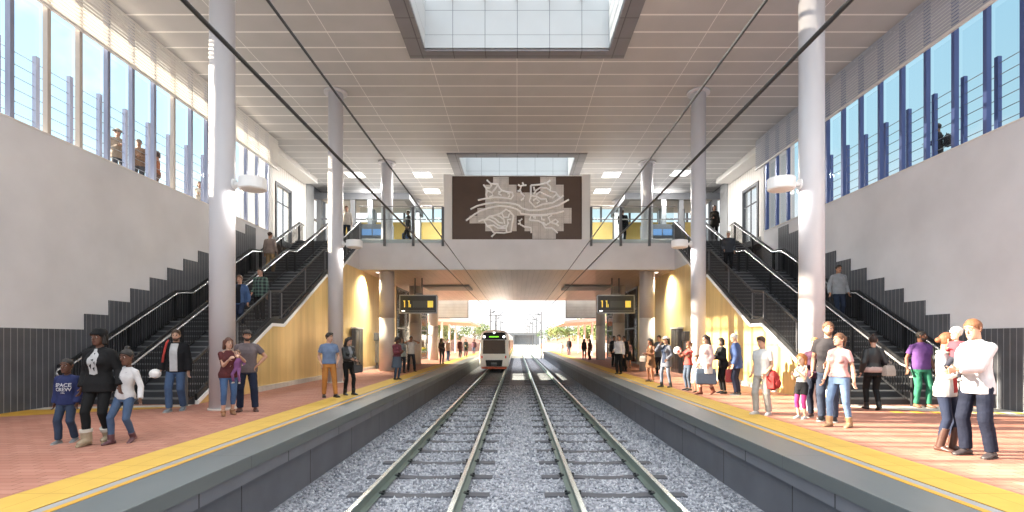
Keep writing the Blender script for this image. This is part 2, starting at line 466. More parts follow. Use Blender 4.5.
# ---- bridge slab, fascia, balustrade
b = MB(); b.box(-12.5, 12.5, 26.75, 47, ZS, ZF)
b.box(-8.0, 8.0, 26.5, 26.75, ZS, ZF)
struct('floor_bridge', b, [M['soffit']], 'bridge slab crossing above the tracks, copper coloured underside')
b = MB(); b.box(-8.05, 8.05, 26.35, 26.5, ZS, 6.7); struct('trim', b, M['concrete'], 'pale concrete front edge of the bridge')
b = MB(); b.box(-12.4, 12.4, 26.8, 46.9, ZF, ZF + .01); struct('floor_upper', b, M['conc_grey'], 'grey floor of the upper concourse')
for s, nm, side in SIDES:
    b = MB(); sb(b, s, 3.1, 6.1, 33.6, 36.4, ZS - .12, ZS)
    struct('trim', b, M['conc_grey'], f'flat grey service panel under the bridge, {side}')
    g = empty('glass_balustrade', (0, 26.32, 0))
    tag(g, f'glass screen with tall steel posts on the bridge edge, {side}', 'balustrade', 'glass screens on the bridge edge')
    xs = [3.75, 5.25, 6.7, 8.0]
    for x in xs[:3]:
        b = MB(); b.box(s*x - .06, s*x + .06, -.07, .02, 6.35, 8.32); obj('post', b, M['grey_dark'], g)
    for a, c in zip(xs[:-1], xs[1:]):
        b = MB(); sb(b, s, a + .07, c - .07, -.02, -.005, 6.5, 8.3); obj('glass_panel', b, M['pane2'], g)
    b = MB(); b.tube([(s*3.75, .05, 7.72), (s*8, .05, 7.72)], .03, 8); obj('handrail', b, M['rail_silver'], g)
    b = MB(); b.tube([(s*3.75, -.01, 8.36), (s*8, -.01, 8.36)], .025, 8); obj('top_rail', b, M['steel'], g)

# ---- relief panel on the bridge
PA = 26.74
def art(px, py): return ((px - CX)*PA/FO, EYE + (CY - py)*PA/FO)
t = empty('relief_artwork', (0, PA, 0)); tag(t, 'large dark brown wall panel with white raised map-like lines above the bridge', 'artwork')
b = MB(); b.box(-3.33, 3.33, 0, .1, 6.61, 10.02); obj('backing_panel', b, M['panel_brown'], t)
b = MB()
cells = []
q = 7.9
x0 = 446 + 270/6.919; y0 = 170 + 50/6.919
mask = {0: (3,4, 9,10), 1: (2,3,4,5, 9,10,11) , 2: (2,3,4,5,6,7,8,9,10,11), 3: (2,3,4,5,6,7,8,9,10,11), 4: (1,2,3,4,5,6,7,8,9,10,11,12), 5: (0,1,2,3,4,5,7,8,9,10,11,12), 6: (2,3,4,5,7,8,9,10,11), 7: (8,9,10)}
for r, cs in mask.items():
    for c in cs:
        ax, az = art(469.5 + c*7.85, 177 + r*7.75); bx, bz = art(469.5 + (c+1)*7.85, 177 + (r+1)*7.75)
        b.box(ax + .004, bx - .004, -.02, .002, max(bz, 6.7) + .004, min(az, 10.0) - .004)
obj('pale_tiles', b, M['panel_pale'], t)
def L(pts): return [(446 + u/6.919, 170 + v/6.919) for u, v in pts]
def R(pts): return [(512 + u/6.919, 170 + v/6.919) for u, v in pts]
lines = [L([(222,212),(270,202),(340,193),(400,195),(450,203),(465,180),(460,160),(420,155),(385,145),(368,125),(360,103),(310,98),(283,72)]),
 L([(260,105),(275,125),(300,130),(315,112),(310,98)]), L([(275,125),(285,145),(318,160),(345,130),(360,103)]), L([(318,160),(325,180),(300,190)]), L([(368,150),(365,170),(385,180)]), L([(385,145),(368,160)]), L([(425,170),(440,165),(440,185),(428,188)]), L([(285,145),(278,175),(285,195)]),
 L([(170,275),(215,252),(270,238),(340,228),(420,230),(480,240),(512,252)]) + R([(40,245),(70,268),(120,282),(180,282),(250,270),(320,248),(392,208)]),
 L([(140,353),(190,315),(240,285),(300,265),(370,252),(440,258),(490,275),(512,290)]) + R([(60,305),(130,315),(230,312),(300,302),(358,288)]),
 L([(315,465),(345,435),(400,438),(450,430),(458,370),(468,320),(440,290),(415,275),(385,300),(350,315),(300,325),(262,350),(285,390),(310,405),(325,430),(345,440)]),
 L([(262,350),(300,345),(330,360),(360,385),(390,395),(415,385)]), L([(300,325),(340,340),(365,365),(395,372)]), L([(285,390),(330,385),(360,405),(415,405),(420,430)]), L([(385,300),(400,330),(430,330),(440,305)]), L([(415,405),(430,370),(425,345),(450,345)]), L([(350,315),(375,325),(400,345),(405,375)]), L([(225,358),(262,345)]),
 R([(100,108),(65,112),(55,140),(65,165),(85,185),(80,200),(60,215)]), R([(42,105),(62,118)]), R([(72,90),(80,108)]), R([(38,150),(58,148)]),
 R([(130,110),(130,180),(120,220),(160,262),(210,240),(280,230),(330,200),(355,180)]), R([(130,110),(190,105),(240,95),(265,75)]), R([(240,95),(265,120),(265,150),(300,158),(320,185),(335,198)]), R([(150,170),(165,145),(195,125),(240,130),(265,150)]), R([(165,175),(190,155),(240,180),(280,195),(310,170)]), R([(130,180),(165,185),(200,205),(235,205),(240,225)]), R([(145,215),(165,200),(190,220),(170,235)]), R([(150,120),(155,145)]),
 R([(120,350),(130,318),(190,318),(250,315)]), R([(120,350),(180,355),(210,370),(230,405),(275,405),(300,425),(315,438)]), R([(230,385),(265,365),(250,330),(275,315)]), R([(265,365),(300,375),(322,390)]), R([(265,365),(300,345),(318,360),(300,380)]), R([(200,320),(205,345),(225,350)]), R([(145,330),(160,325),(160,340)]), R([(235,385),(215,365)]),
 R([(70,340),(52,355),(58,380),(85,395),(130,402),(133,438)]), R([(40,375),(58,375)]), R([(45,350),(55,360)])]
for ln in lines:
    pts = [art(*p) for p in ln]
    b = MB(); b.tube([(x, -.09, z) for x, z in pts], .048, 6); obj('relief_line', b, M['art_white'], t)
# pale piers and box behind it
b = MB(); b.box(-3.77, 3.77, 26.87, 29.2, ZF, 10.1)
struct('wall_lift_shaft', b, M['off'], 'pale shaft wall carrying the brown relief panel')
for s, nm, side in SIDES:
    b = MB(); sb(b, s, 3.34, 3.77, 26.7, 26.87, ZF, 10.1); struct('trim', b, M['off'], f'pale pier beside the brown relief panel, {side}')

# ---- yellow walls under the stairs and bridge
for s, nm, side in SIDES:
    poly = [(13.05, 0), (16.85, 2.1), (17.75, 2.1), (21.8, 4.3), (22.6, 4.3), (24.2, ZS), (34.5, ZS), (34.5, 0)]
    b = MB(); b.prism(poly, 'x', s*8.0, s*8.25)
    struct('wall_golden_' + nm, b, M['yellow_wall'], f'golden metal wall under the {side} stairs and bridge')
    b = MB(); b.prism([(24.2, ZS), (22.6, 4.3), (22.5, 4.42), (26.4, 6.65), (26.6, 6.65), (26.6, ZS)], 'x', s*7.99, s*8.2)
    struct('trim', b, M['concrete'], f'grey concrete cheek where the {side} stairs meet the bridge')
    b = MB(); sb(b, s, 7.94, 8.0, 16, 34.5, 0, .16)
    struct('baseboard_' + nm, b, M['white_tactile'], f'pale skirting along the {side} golden wall')
    # glazing beyond the golden wall
    gl = empty('glazed_screen', (s*8.0, 0, 0)); tag(gl, f'dark framed glass screen behind the thick columns, {side}', 'screen', 'glass screens under the bridge')
    for k in range(5):
        b = MB(); b.box(-.05, .05, 34.55 + k*2.9 - .06, 34.55 + k*2.9 + .06, 0, ZS); obj('mullion', b, M['grey_dark'], gl)
    for j, z in enumerate((.06, 2.4, 3.7, 5.1)):
        b = MB(); b.box(-.045, .045, 34.55, 46.2, z - .05, z + .05); obj('transom', b, M['grey_dark'], gl)
    b = MB(); b.box(-.01, .01, 34.6, 46.1, .1, 5.05); obj('pane', b, M['pane2'], gl)

# ---- stairs
R14, T14 = 2.2/14, 4.0/14
def stair_profile():
    p = []; y = 12.9; z = 0.
    for fl in range(3):
        for k in range(14):
            p.append((y, z)); z += R14; p.append((y, z)); y += T14
        if fl < 2: y += .8
    return p, y, z
prof, yend, zend = stair_profile()
def nose_line(dz):   # handrail path over the noses
    pts = [(12.6, .0)]
    y = 12.9; z = 0
    for fl in range(3):
        pts += [(y, z + .08), (y + 4.0, z + 2.2)]
        y += 4.8; z += 2.2
    pts += [(27.0, 6.6)]
    return [(a, c + dz) for a, c in pts]
for s, nm, side in SIDES:
    st = empty('staircase', (s*9.6, 12.9, 0)); tag(st, f'dark three-flight public stairs with black railings, {side}', 'stairs')
    ox, oy = -s*9.6, -12.9
    b = MB()
    poly = [(12.9, 0)] + prof[1:] + [(26.75, 6.6), (26.75, 6.2), (23.0, 4.15), (22.3, 4.0), (21.6, 3.95), (17.9, 1.95), (16.8, 1.85), (13.2, -.0)]
    b.prism([(y + oy, z) for y, z in poly], 'x', -1.58, 1.58); obj('steps', b, M['charcoal'], st)
    b = MB(); y = 12.9; z = 0
    for fl in range(3):
        for k in range(14):
            z += R14; b.box(-1.5, 1.5, y + oy - .012, y + oy + .05, z - .03, z + .006); y += T14
        if fl < 2: y += .8
    obj('nosings', b, M['nosing'], st)
    # stringer on the track side: pale strip
    path = [(12.95, .05), (16.9, 2.1), (17.75, 2.1), (21.75, 4.3), (22.55, 4.3), (26.6, 6.53)]
    b = MB(); b.bar([(-s*1.62, y + oy, z) for y, z in path], .1, .1); obj('stringer', b, M['white'], st)
    b = MB(); b.bar([(-s*1.6, y + oy, z + .13) for y, z in path], .06, .16); obj('edge_plate', b, M['black'], st)
    for xo, nmr in ((-s*1.56, 'outer_railing'), (0, 'centre_railing'), (s*1.5, 'wall_railing')):
        top = nose_line(.98)
        b = MB(); b.bar([(xo, y + oy, z) for y, z in top], .05, .07)
        r = obj('railing', b, M['black'], st)
        pts = [(xo - (.06*s if xo == 0 else .05*(-s if xo*s > 0 else -s)), y + oy, z - .02) for y, z in nose_line(.93)]
        pts = [(xo - s*.07, y + oy, z) for y, z in nose_line(.92)]
        if xo == -s*1.56: pts = [(xo + s*.07, y + oy, z) for y, z in nose_line(.9)]
        # curled lower end
        y0, z0 = pts[0][1], pts[0][2]
        curl = [(pts[0][0], y0 + .0, z0 - .22), (pts[0][0], y0 - .1, z0 - .2), (pts[0][0], y0 - .16, z0 - .11), (pts[0][0], y0 - .1, z0 - .02)]
        b = MB(); b.tube(curl + pts, .028, 8); obj('handrail', b, M['rail_silver'], r, smooth=True)
        b = MB()
        seq = nose_line(0)
        for (ya, za), (yb, zb) in zip(seq[:-1], seq[1:]):
            n = max(1, int((yb - ya)/.088))
            for k in range(n):
                u = (k + .5)/n; yy = ya + (yb - ya)*u; zz = za + (zb - za)*u
                b.box(xo - .009, xo + .009, yy + oy - .009, yy + oy + .009, zz + .1, zz + .96)
        obj('balusters', b, M['black'], r)
        b = MB(); b.bar([(xo, y + oy, z + .12) for y, z in seq], .04, .05); obj('bottom_rail', b, M['black'], r)
        for (yy, zz) in [(12.62, 0), (14.9, 1.1), (16.9, 2.2), (17.7, 2.2), (19.7, 3.3), (21.7, 4.4), (22.5, 4.4), (24.5, 5.5), (26.5, 6.6)]:
            b = MB(); b.box(xo - .035, xo + .035, yy + oy - .035, yy + oy + .035, zz, zz + 1.0)
            obj('post', b, M['grey_dark'] if xo == -s*1.56 else M['black'], r)
# ================================================================ tracks
GAUGE = 1.435
RT = -.82                     # top of rail
b = MB(); b.box(-3.85, 3.85, 3, 76, -1.4, -1.052)
m_, N, Lk, bs = nt('ballast')
tc = N.new('ShaderNodeTexCoord')
vo = N.new('ShaderNodeTexVoronoi'); vo.inputs['Scale'].default_value = 16; Lk.new(tc.outputs['Object'], vo.inputs['Vector'])
rp = N.new('ShaderNodeValToRGB'); rp.color_ramp.elements[0].color = lin('6A6E78'); rp.color_ramp.elements[1].color = lin('A6A9B2')
sp = N.new('ShaderNodeSeparateColor'); Lk.new(vo.outputs['Color'], sp.inputs[0]); Lk.new(sp.outputs[0], rp.inputs[0]); Lk.new(rp.outputs['Color'], bs.inputs['Base Color'])
bp = N.new('ShaderNodeBump'); bp.inputs['Strength'].default_value = .9; bp.inputs['Distance'].default_value = .04; bp.invert = True
Lk.new(vo.outputs['Distance'], bp.inputs['Height']); Lk.new(bp.outputs['Normal'], bs.inputs['Normal']); bs.inputs['Roughness'].default_value = .9
M['ballast'] = m_
struct('ground_track_bed', b, m_, 'grey ballast bed between the platforms')
# loose stones on top of it
def stones():
    rng = np.random.default_rng(5)
    phi = (1 + 5**.5)/2
    octv = np.array([(1,0,0),(-1,0,0),(0,1,0),(0,-1,0),(0,0,1),(0,0,-1)], float)
    octf = np.array([(0,2,4),(2,1,4),(1,3,4),(3,0,4),(2,0,5),(1,2,5),(3,1,5),(0,3,5)])
    n = 30000
    u = rng.random(n)
    Y = 6.5 * (30/6.5)**u              # denser near the camera
    X = rng.uniform(-3.75, 3.75, n)
    sz = rng.uniform(.020, .036, n) * np.clip(Y/9, 1, 1.5)
    Z = rng.uniform(-1.065, -1.035, n)
    ks = np.round((Y - 8.85)/1.16); near = np.abs(Y - (8.85 + 1.16*ks)) < .15
    dx = np.minimum(np.abs(X - 1.67), np.abs(X + 1.67))
    keep = ~(near & (dx < 1.24)) & (np.abs(dx - GAUGE/2) > .13)
    X, Y, Z, sz = X[keep], Y[keep], Z[keep], sz[keep]; n = len(X)
    P = octv[None]*sz[:, None, None]*rng.uniform(.6, 1.35, (n, 6, 3))
    a = rng.uniform(0, 6.28, n); c, s_ = np.cos(a), np.sin(a)
    x = P[..., 0]*c[:, None] - P[..., 1]*s_[:, None]; y = P[..., 0]*s_[:, None] + P[..., 1]*c[:, None]
    P[..., 0] = x + X[:, None]; P[..., 1] = y + Y[:, None]; P[..., 2] += Z[:, None] + P[..., 0]*0
    F = octf[None] + (np.arange(n)*6)[:, None, None]
    me = bpy.data.meshes.new('ballast_stones')
    vs = P.reshape(-1, 3); fs = F.reshape(-1, 3)
    me.vertices.add(len(vs)); me.vertices.foreach_set('co', vs.ravel())
    me.loops.add(fs.size); me.loops.foreach_set('vertex_index', fs.ravel().astype(np.int32))
    me.polygons.add(len(fs)); me.polygons.foreach_set('loop_start', np.arange(0, fs.size, 3, dtype=np.int32))
    me.update(); me.validate()
    return me
m2, N, Lk, bs = nt('ballast stone')
gi = N.new('ShaderNodeNewGeometry'); rp = N.new('ShaderNodeValToRGB')
rp.color_ramp.elements[0].color = lin('686C76'); rp.color_ramp.elements[1].color = lin('B8BBC2')
Lk.new(gi.outputs['Random Per Island'], rp.inputs[0]); Lk.new(rp.outputs['Color'], bs.inputs['Base Color']); bs.inputs['Roughness'].default_value = .9
o = obj('ballast_gravel', stones(), m2); o.data.materials.append(m2)
tag(o, 'loose grey ballast stones covering the track bed', 'gravel', None, 'stuff')

def rail_shape(x, y0, y1):
    h = .205
    pr = [(-.09, 0), (.09, 0), (.09, .018), (.02, .04), (.013, .06), (.013, .15), (.038, .17), (.038, h - .008), (-.038, h - .008), (-.038, .17), (-.013, .15), (-.013, .06), (-.02, .04), (-.09, .018)]
    a = MB(); a.prism([(x + u, RT - h + w) for u, w in pr], 'y', y0, y1)
    t = MB(); t.box(x - .037, x + .037, y0, y1, RT - .008, RT)
    return a, t
for sgn, side in ((-1, 'left'), (1, 'right')):
    tcx = sgn*1.67
    for k in (-1, 1):
        a, t = rail_shape(tcx + k*GAUGE/2, 3.5, 140)
        inner = (k == -sgn)
        r = obj('rail', a, M['rail_side'])
        tag(r, f'{"inner" if inner else "platform-side"} steel rail of the {"track under the arriving train" if sgn < 0 else "empty track"}', 'rail', 'steel rails')
        obj('running_surface', t, M['rail_top'], r)
    first = None
    for k in range(-3, 58):
        y = 8.85 + 1.16*k
        if first is None:
            b = MB()
            # dished middle, higher under the rails
            xs = [-1.2, -.95, -.5, -.25, .25, .5, .95, 1.2]; zs = [-1.025, -1.022, -1.022, -1.045, -1.045, -1.022, -1.022, -1.025]
            b.loft([[V((x, -.13, z - .16)), V((x, .13, z - .16)), V((x, .11, z)), V((x, -.11, z))] for x, z in zip(xs, zs)])
            o = obj('sleeper', b, M['sleeper']); o.location = (tcx, y, 0)
            for rx in (-GAUGE/2, GAUGE/2):
                for sd in (-1, 1):
                    b = MB(); b.box(rx + sd*.09 - .045, rx + sd*.09 + .045, -.055, .055, -1.02, -.985); b.cyl((rx + sd*.12, 0, -.99), (rx + sd*.12, 0, -.955), .025, n=8)
                    obj('rail_clip', b, M['clip'], o)
            first = o
        else:
            o = copy_tree(first) if y < 40 else first.copy()
            if y >= 40: COL.objects.link(o)
            o.location = (tcx, y, 0)
        tag(o, f'concrete sleeper half sunk in the ballast of the {"train track" if sgn < 0 else "empty track"}', 'sleeper', f'sleepers of the {"train track" if sgn < 0 else "empty track"}')

# overhead wires
for s, side in ((-1, 'train-side'), (1, 'empty-track side')):
    b = MB(); b.tube([(s*1.71, 2.5, EYE + 2.33), (s*1.71, 120, EYE + 2.33)], .011, 8)
    o = obj('contact_wire', b, M['cable']); tag(o, f'thin overhead wire above the {"train" if s < 0 else "empty"} track', 'wire', 'overhead wires')
    b = MB(); b.tube([(s*3.22, 4.0, EYE + 3.28), (s*3.22, 60, EYE + 3.28)], .026, 8)
    o = obj('feeder_cable', b, M['cable']); tag(o, f'thicker black overhead cable on the {side} of the hall', 'cable', 'overhead cables')

# ================================================================ train
TY = 41.5
tr = empty('commuter_train', (-1.83, TY, RT)); tag(tr, 'white commuter train arriving on the track beside the platform', 'train')
def train_sec(w, zlo, zhi, y, rnd=.3, taper=.9, lean=0.0):
    """rounded body section, narrower at the roof"""
    pts = []
    prof = [(-.93*w, zlo), (-1.0*w, zlo + .5), (-1.0*w, zlo + 1.0), (-taper*w, zhi - .45), (-taper*w*.93, zhi - .2), (-taper*w*.72, zhi - .05), (0, zhi + .03)]
    pts = prof + [(-a, c) for a, c in prof[:-1][::-1]]
    return [V((a, y + lean*(c - zlo), c)) for a, c in pts]
W = 1.2
b = MB()
b.loft([train_sec(W*.95, .3, 3.05, .02, lean=.05), train_sec(W, .28, 3.2, .25, lean=.04), train_sec(W*1.01, .28, 3.22, .8), train_sec(W*1.01, .28, 3.22, 48)])
obj('body', b, mat('train white', 'FAF9F6', .35), tr)
def on_front(u0, u1, z0, z1, off=.0, th=.06, taper=1.0):
    vs = []
    for (u, z) in ((u0, z0), (u1, z0), (u1*taper, z1), (u0*taper, z1)):
        vs.append((u, z))
    mb = MB(); y = lambda z: .02 + .05*(z - .3) - off
    n = 4
    P = [(u, y(z) - th, z) for u, z in vs] + [(u, y(z) + .15, z) for u, z in vs]
    mb.add(P, [(3,2,1,0), (4,5,6,7), (0,1,5,4), (1,2,6,5), (2,3,7,6), (3,0,4,7)])
    return mb
mbk = mat('train black', '141618', .45, spec=.3)
o = obj('front_mask', on_front(-.98, .98, 2.45, 3.02, .0, .02, .86), mbk, tr)
obj('destination_display', on_front(-.42, .42, 2.6, 2.76, .0, .04), mbk, o)
b = MB()
for k in range(9): 
    m1 = on_front(-.38 + k*.085, -.38 + k*.085 + .055, 2.63, 2.73, 0, .05); b.add(m1.v, m1.f)
obj('lit_dots', b, mat('green led', '8AF03C', .5, emit=1.5), o)
for u in (-.78, .78):
    b = MB(); b.ball((u, .06, 2.68), .1, .06, .1); obj('headlight', b, mat('head lamp %d' % (u > 0), 'FFFFFF', .3, emit=3), tr, smooth=True)
b = MB(); b.ball((0, .1, 3.0), .08, .06, .08); obj('marker_light', b, MATS['head lamp 1'], tr, smooth=True)
obj('windscreen', on_front(-.9, .9, 1.32, 2.42, .0, .025, .97), mat('windscreen', '4A3828', .3, spec=.35), tr)  # brown reflection in the glass is put into its base colour
b = MB(); b.tube([(.05, -.02, 1.35), (-.2, .0, 1.8)], .012, 6); obj('wiper', b, mbk, tr)
for u in (-.95, .95):
    obj('tail_light', on_front(u - .07, u + .03, .96, 1.16, 0, .03), mat('tail red %d' % (u > 0), 'D8402E', .3), tr)
o = obj('coupler_bay', on_front(-.62, .62, .32, .82, 0, .03, 1.1), mbk, tr)
b = MB(); b.box(-.22, .22, -.35, .0, .35, .6); b.cyl((0, -.4, .48), (0, -.1, .48), .12, n=12); obj('coupler', b, M['grey_dark'], o)
b = MB(); b.box(-1.0, 1.0, -.15, .5, .12, .27); obj('buffer_beam', b, mat('rust red', 'B0553A', .6), tr)
for k in range(6):
    b = MB(); b.box(W*.995, W*1.02, 1.2 + k*7.8, 7.6 + k*7.8, 1.45, 2.4); b.box(-W*1.02, -W*.995, 1.2 + k*7.8, 7.6 + k*7.8, 1.45, 2.4); obj('side_windows', b, M['windscreen'] if 'windscreen' in M else MATS['windscreen'], tr)
b = MB(); b.box(W*1.0, W*1.025, .6, 48, .95, 1.2); b.box(-W*1.025, -W, .6, 48, .95, 1.2); obj('green_stripe', b, mat('train green', '6E9A48', .4), tr)
b = MB(); b.box(W*1.0, W*1.025, .6, 48, 1.2, 1.4); b.box(-W*1.025, -W, .6, 48, 1.2, 1.4); obj('yellow_stripe', b, mat('train yellow', 'E5C23A', .4), tr)
for y in (2.2, 4.4, 15, 17, 20, 22, 34, 36):
    b = MB()
    for sx in (-1, 1): b.cyl((sx*.66, y, .42), (sx*.79, y, .42), .42, n=20)
    b.cyl((-.7, y, .42), (.7, y, .42), .08, n=10); obj('wheelset', b, M['grey_dark'], tr)
b = MB(); b.box(-1.0, 1.0, 1.2, 47, .45, .7); obj('underframe', b, M['black'], tr)
b = MB(); b.tube([(0, 3.2, 3.22), (0, 2.6, 3.8), (0, 3.1, 4.55)], .03, 6); b.box(-.6, .6, 3.05, 3.15, 4.52, 4.57); obj('pantograph', b, M['grey_dark'], tr)

# ================================================================ things under the bridge
for s, side in ((-1, 'train-side'), (1, 'empty-track side')):
    t = empty('departure_board', (s*5.68, 30.0, 3.2 + .01)); tag(t, f'black hanging departure display under the bridge, {side}', 'display board', 'departure displays under the bridge')
    b = MB(); b.box(-1.05, 1.05, -.12, .12, -.05, .95); obj('housing', b, M['board'], t, bevel=.02)
    b = MB(); b.box(-1.08, 1.08, -.125, -.10, .93, .99); b.box(-1.08, 1.08, -.125, -.1, -.09, -.03); b.box(-1.09, -1.03, -.125, -.1, -.09, .99); b.box(1.03, 1.09, -.125, -.1, -.09, .99); obj('bezel', b, M['steel'], t)
    b = MB(); b.box(-.32, .5, -.128, -.12, .26, .64); obj('screen', b, M['screen'], t)
    b = MB(); b.box(.54, .86, -.13, -.12, .26, .64); obj('yellow_block', b, M['led'], t)
    b = MB()
    for x in (-.78, -.52):
        b.box(x - .03, x + .03, -.13, -.12, .27, .66); b.box(x - .065, x - .0, -.13, -.12, .6, .66)
    b.box(-.46, -.42, -.13, -.12, .27, .45)
    obj('digits', b, M['led'], t)
    b = MB(); b.box(-.95, -.76, -.13, -.12, .04, .09); obj('status_bar', b, M['lamp_glow'], t)
    b = MB(); b.box(-.76, .95, -.127, -.12, .055, .07); obj('divider_line', b, M['steel'], t)
    b = MB(); b.box(-.25, .25, -.09, .09, .95, 1.08); b.cyl((-.2, 0, 1.0), (-.2, 0, ZS - 3.21), .04, n=10); b.cyl((.2, 0, 1.0), (.2, 0, ZS - 3.21), .04, n=10); obj('hanger', b, M['grey_dark'], t)
    # totem / information panel on the golden wall
    t = empty('information_panel', (s*7.86, 25.6, 0)); tag(t, f'tall dark information panel standing against the {side} golden wall', 'information panel', 'dark panels on the golden walls')
    b = MB(); b.box(-.1, .1, -.62, .62, 0, 2.15); obj('cabinet', b, M['grey_dark'], t, bevel=.02)
    for k in (-1, 1):
        b = MB(); b.box(-s*.115, -s*.095, k*.3 - .25, k*.3 + .25, .2, 2.0); obj('poster_frame', b, M['board'], t)
    b = MB(); b.box(-s*.125, -s*.1, -.03, .03, .1, 2.1); obj('divider', b, M['steel'], t)
    b = MB(); b.box(-.12, .12, -.66, .66, 2.15, 2.22); obj('head', b, M['white'], t)
    t = empty('help_point', (s*7.78, 28.9 if s < 0 else 24.0, 0)); tag(t, f'slim grey help point post by the {side} golden wall', 'help point')
    b = MB(); b.box(-.07, .07, -.16, .16, .35, 1.55); obj('body', b, M['steel'], t, bevel=.02)
    b = MB(); b.box(-.11, .11, -.26, .26, 1.55, 2.0); obj('head', b, M['grey_dark'], t, bevel=.03)
    b = MB(); b.box(-.05, .05, -.1, .1, 0, .35); obj('foot', b, M['grey_dark'], t)
    t = empty('wall_light', (s*7.25, 27.2, ZS)); tag(t, f'round recessed light under the bridge edge beside the {side} golden wall', 'wall light')
    b = MB(); b.cyl((0, 0, -.05), (0, 0, -.001), .16, n=20); obj('housing', b, M['white'], t)
    b = MB(); b.cyl((0, 0, -.06), (0, 0, -.05), .12, n=20); obj('lens', b, M['lamp_glow'], t)
# ================================================================ people
def tone(h, k=.62, sat=.86):
    c = lin(h)[:3]; m = sum(c)/3
    out = ''
    for x in c:
        x = max(0, min(1, (m + (x - m)*sat)*k)); x = 12.92*x if x <= .0031308 else 1.055*x**(1/2.4) - .055
        out += '%02X' % int(round(x*255))
    return out
def cloth(h, rough=.85):
    n = 'cloth ' + h
    if n not in MATS: mat(n, tone(h), rough, var=.10, vs=9, bump=.25, bs=22, spec=.25)
    return MATS[n]
def leather(h):
    n = 'leather ' + h
    if n not in MATS: mat(n, tone(h), .45, var=.08, vs=14, bump=.1, bs=60)
    return MATS[n]
def skin(h):
    n = 'skin ' + h
    if n not in MATS:
        m = mat(n, tone(h, .72, .9), .55, var=.05, vs=12, spec=.35)
        m.node_tree.nodes['Principled BSDF'].inputs['Subsurface Weight'].default_value = .08
        m.node_tree.nodes['Principled BSDF'].inputs['Subsurface Radius'].default_value = (.02, .008, .004)
    return MATS[n]
def hairm(h):
    n = 'hair ' + h
    if n not in MATS: mat(n, tone(h, .8, 1), .6, var=.25, vs=30, bump=.5, bs=90, stretch=(1, 1, .25))
    return MATS[n]

DG = None
def remesh(mb, name, vox, mats, smooth=3, bump=0.0):
    """one continuous skin over overlapping closed shapes"""
    me = bpy.data.meshes.new(name); me.from_pydata([tuple(v) for v in mb.v], [], mb.f); fix_islands(me)
    o = bpy.data.objects.new(name, me); COL.objects.link(o)
    r = o.modifiers.new('r', 'REMESH'); r.mode = 'VOXEL'; r.voxel_size = vox; r.use_smooth_shade = True
    if smooth:
        s = o.modifiers.new('s', 'SMOOTH'); s.factor = .5; s.iterations = smooth
    if bump:
        t = bpy.data.textures.get('folds') or bpy.data.textures.new('folds', 'CLOUDS')
        t.noise_scale = .09; t.noise_depth = 1
        d = o.modifiers.new('d', 'DISPLACE'); d.texture = t; d.strength = bump; d.mid_level = .5; d.texture_coords = 'LOCAL'
    dg = bpy.context.evaluated_depsgraph_get()
    out = bpy.data.meshes.new_from_object(o.evaluated_get(dg)); out.name = name
    bpy.data.objects.remove(o); bpy.data.meshes.remove(me)
    out.materials.clear()
    for m in mats: out.materials.append(m)
    return out
def fix_islands(me):
    import bmesh
    bm = bmesh.new(); bm.from_mesh(me); bmesh.ops.recalc_face_normals(bm, faces=bm.faces); bm.to_mesh(me); bm.free()

def ik(a, t, l1, l2, pole):
    a, t = V(a), V(t); d = t - a; L = d.length
    L = min(max(L, abs(l1 - l2) + .02), (l1 + l2)*.999)
    d = d.normalized(); x = (l1*l1 - l2*l2 + L*L)/(2*L); h = math.sqrt(max(0, l1*l1 - x*x))
    p = V(pole) - d*V(pole).dot(d)
    p = p.normalized() if p.length > 1e-4 else d.orthogonal().normalized()
    return a + d*x + p*h, a + d*L

HEAD = [(-.118,.022,-.072,-.02),(-.106,.040,-.086,.005),(-.082,.054,-.089,.035),(-.05,.063,-.088,.065),(-.02,.069,-.088,.083),(.01,.0735,-.085,.094),
        (.035,.076,-.089,.099),(.065,.073,-.083,.096),(.09,.058,-.060,.078),(.107,.036,-.033,.050),(.117,.012,-.004,.022)]
def headloft(mb, T, inf=0., n=18):
    rings = []
    for z, hw, f, b in HEAD:
        g = inf*(1 if abs(z) < .1 else .9); cy = (f + b)/2; ry = (b - f)/2 + g
        zz = z + (inf if z > .1 else (-inf*.2 if z < -.1 else 0))
        rings.append([T @ V(((hw + g)*math.cos(2*pi*i/n), cy + ry*math.sin(2*pi*i/n), zz)) for i in range(n)])
    return mb.loft(rings)
def cut(mb, planes):
    """keep what lies on the positive side of every (point, normal)"""
    import bmesh
    bm = bmesh.new()
    vs = [bm.verts.new(tuple(p)) for p in mb.v]
    for f in mb.f:
        try: bm.faces.new([vs[i] for i in f])
        except ValueError: pass
    for p, n in planes:
        r = bmesh.ops.bisect_plane(bm, geom=bm.verts[:] + bm.edges[:] + bm.faces[:], plane_co=p, plane_no=n, clear_inner=True)
        e = [g for g in r['geom_cut'] if isinstance(g, bmesh.types.BMEdge)]
        bmesh.ops.holes_fill(bm, edges=[x for x in bm.edges if x.is_boundary], sides=0)
    bm.verts.index_update()
    out = MB(); out.v = [tuple(v.co) for v in bm.verts]; out.f = [tuple(v.index for v in f.verts) for f in bm.faces]; out.m = [0]*len(out.f)
    bm.free(); return out

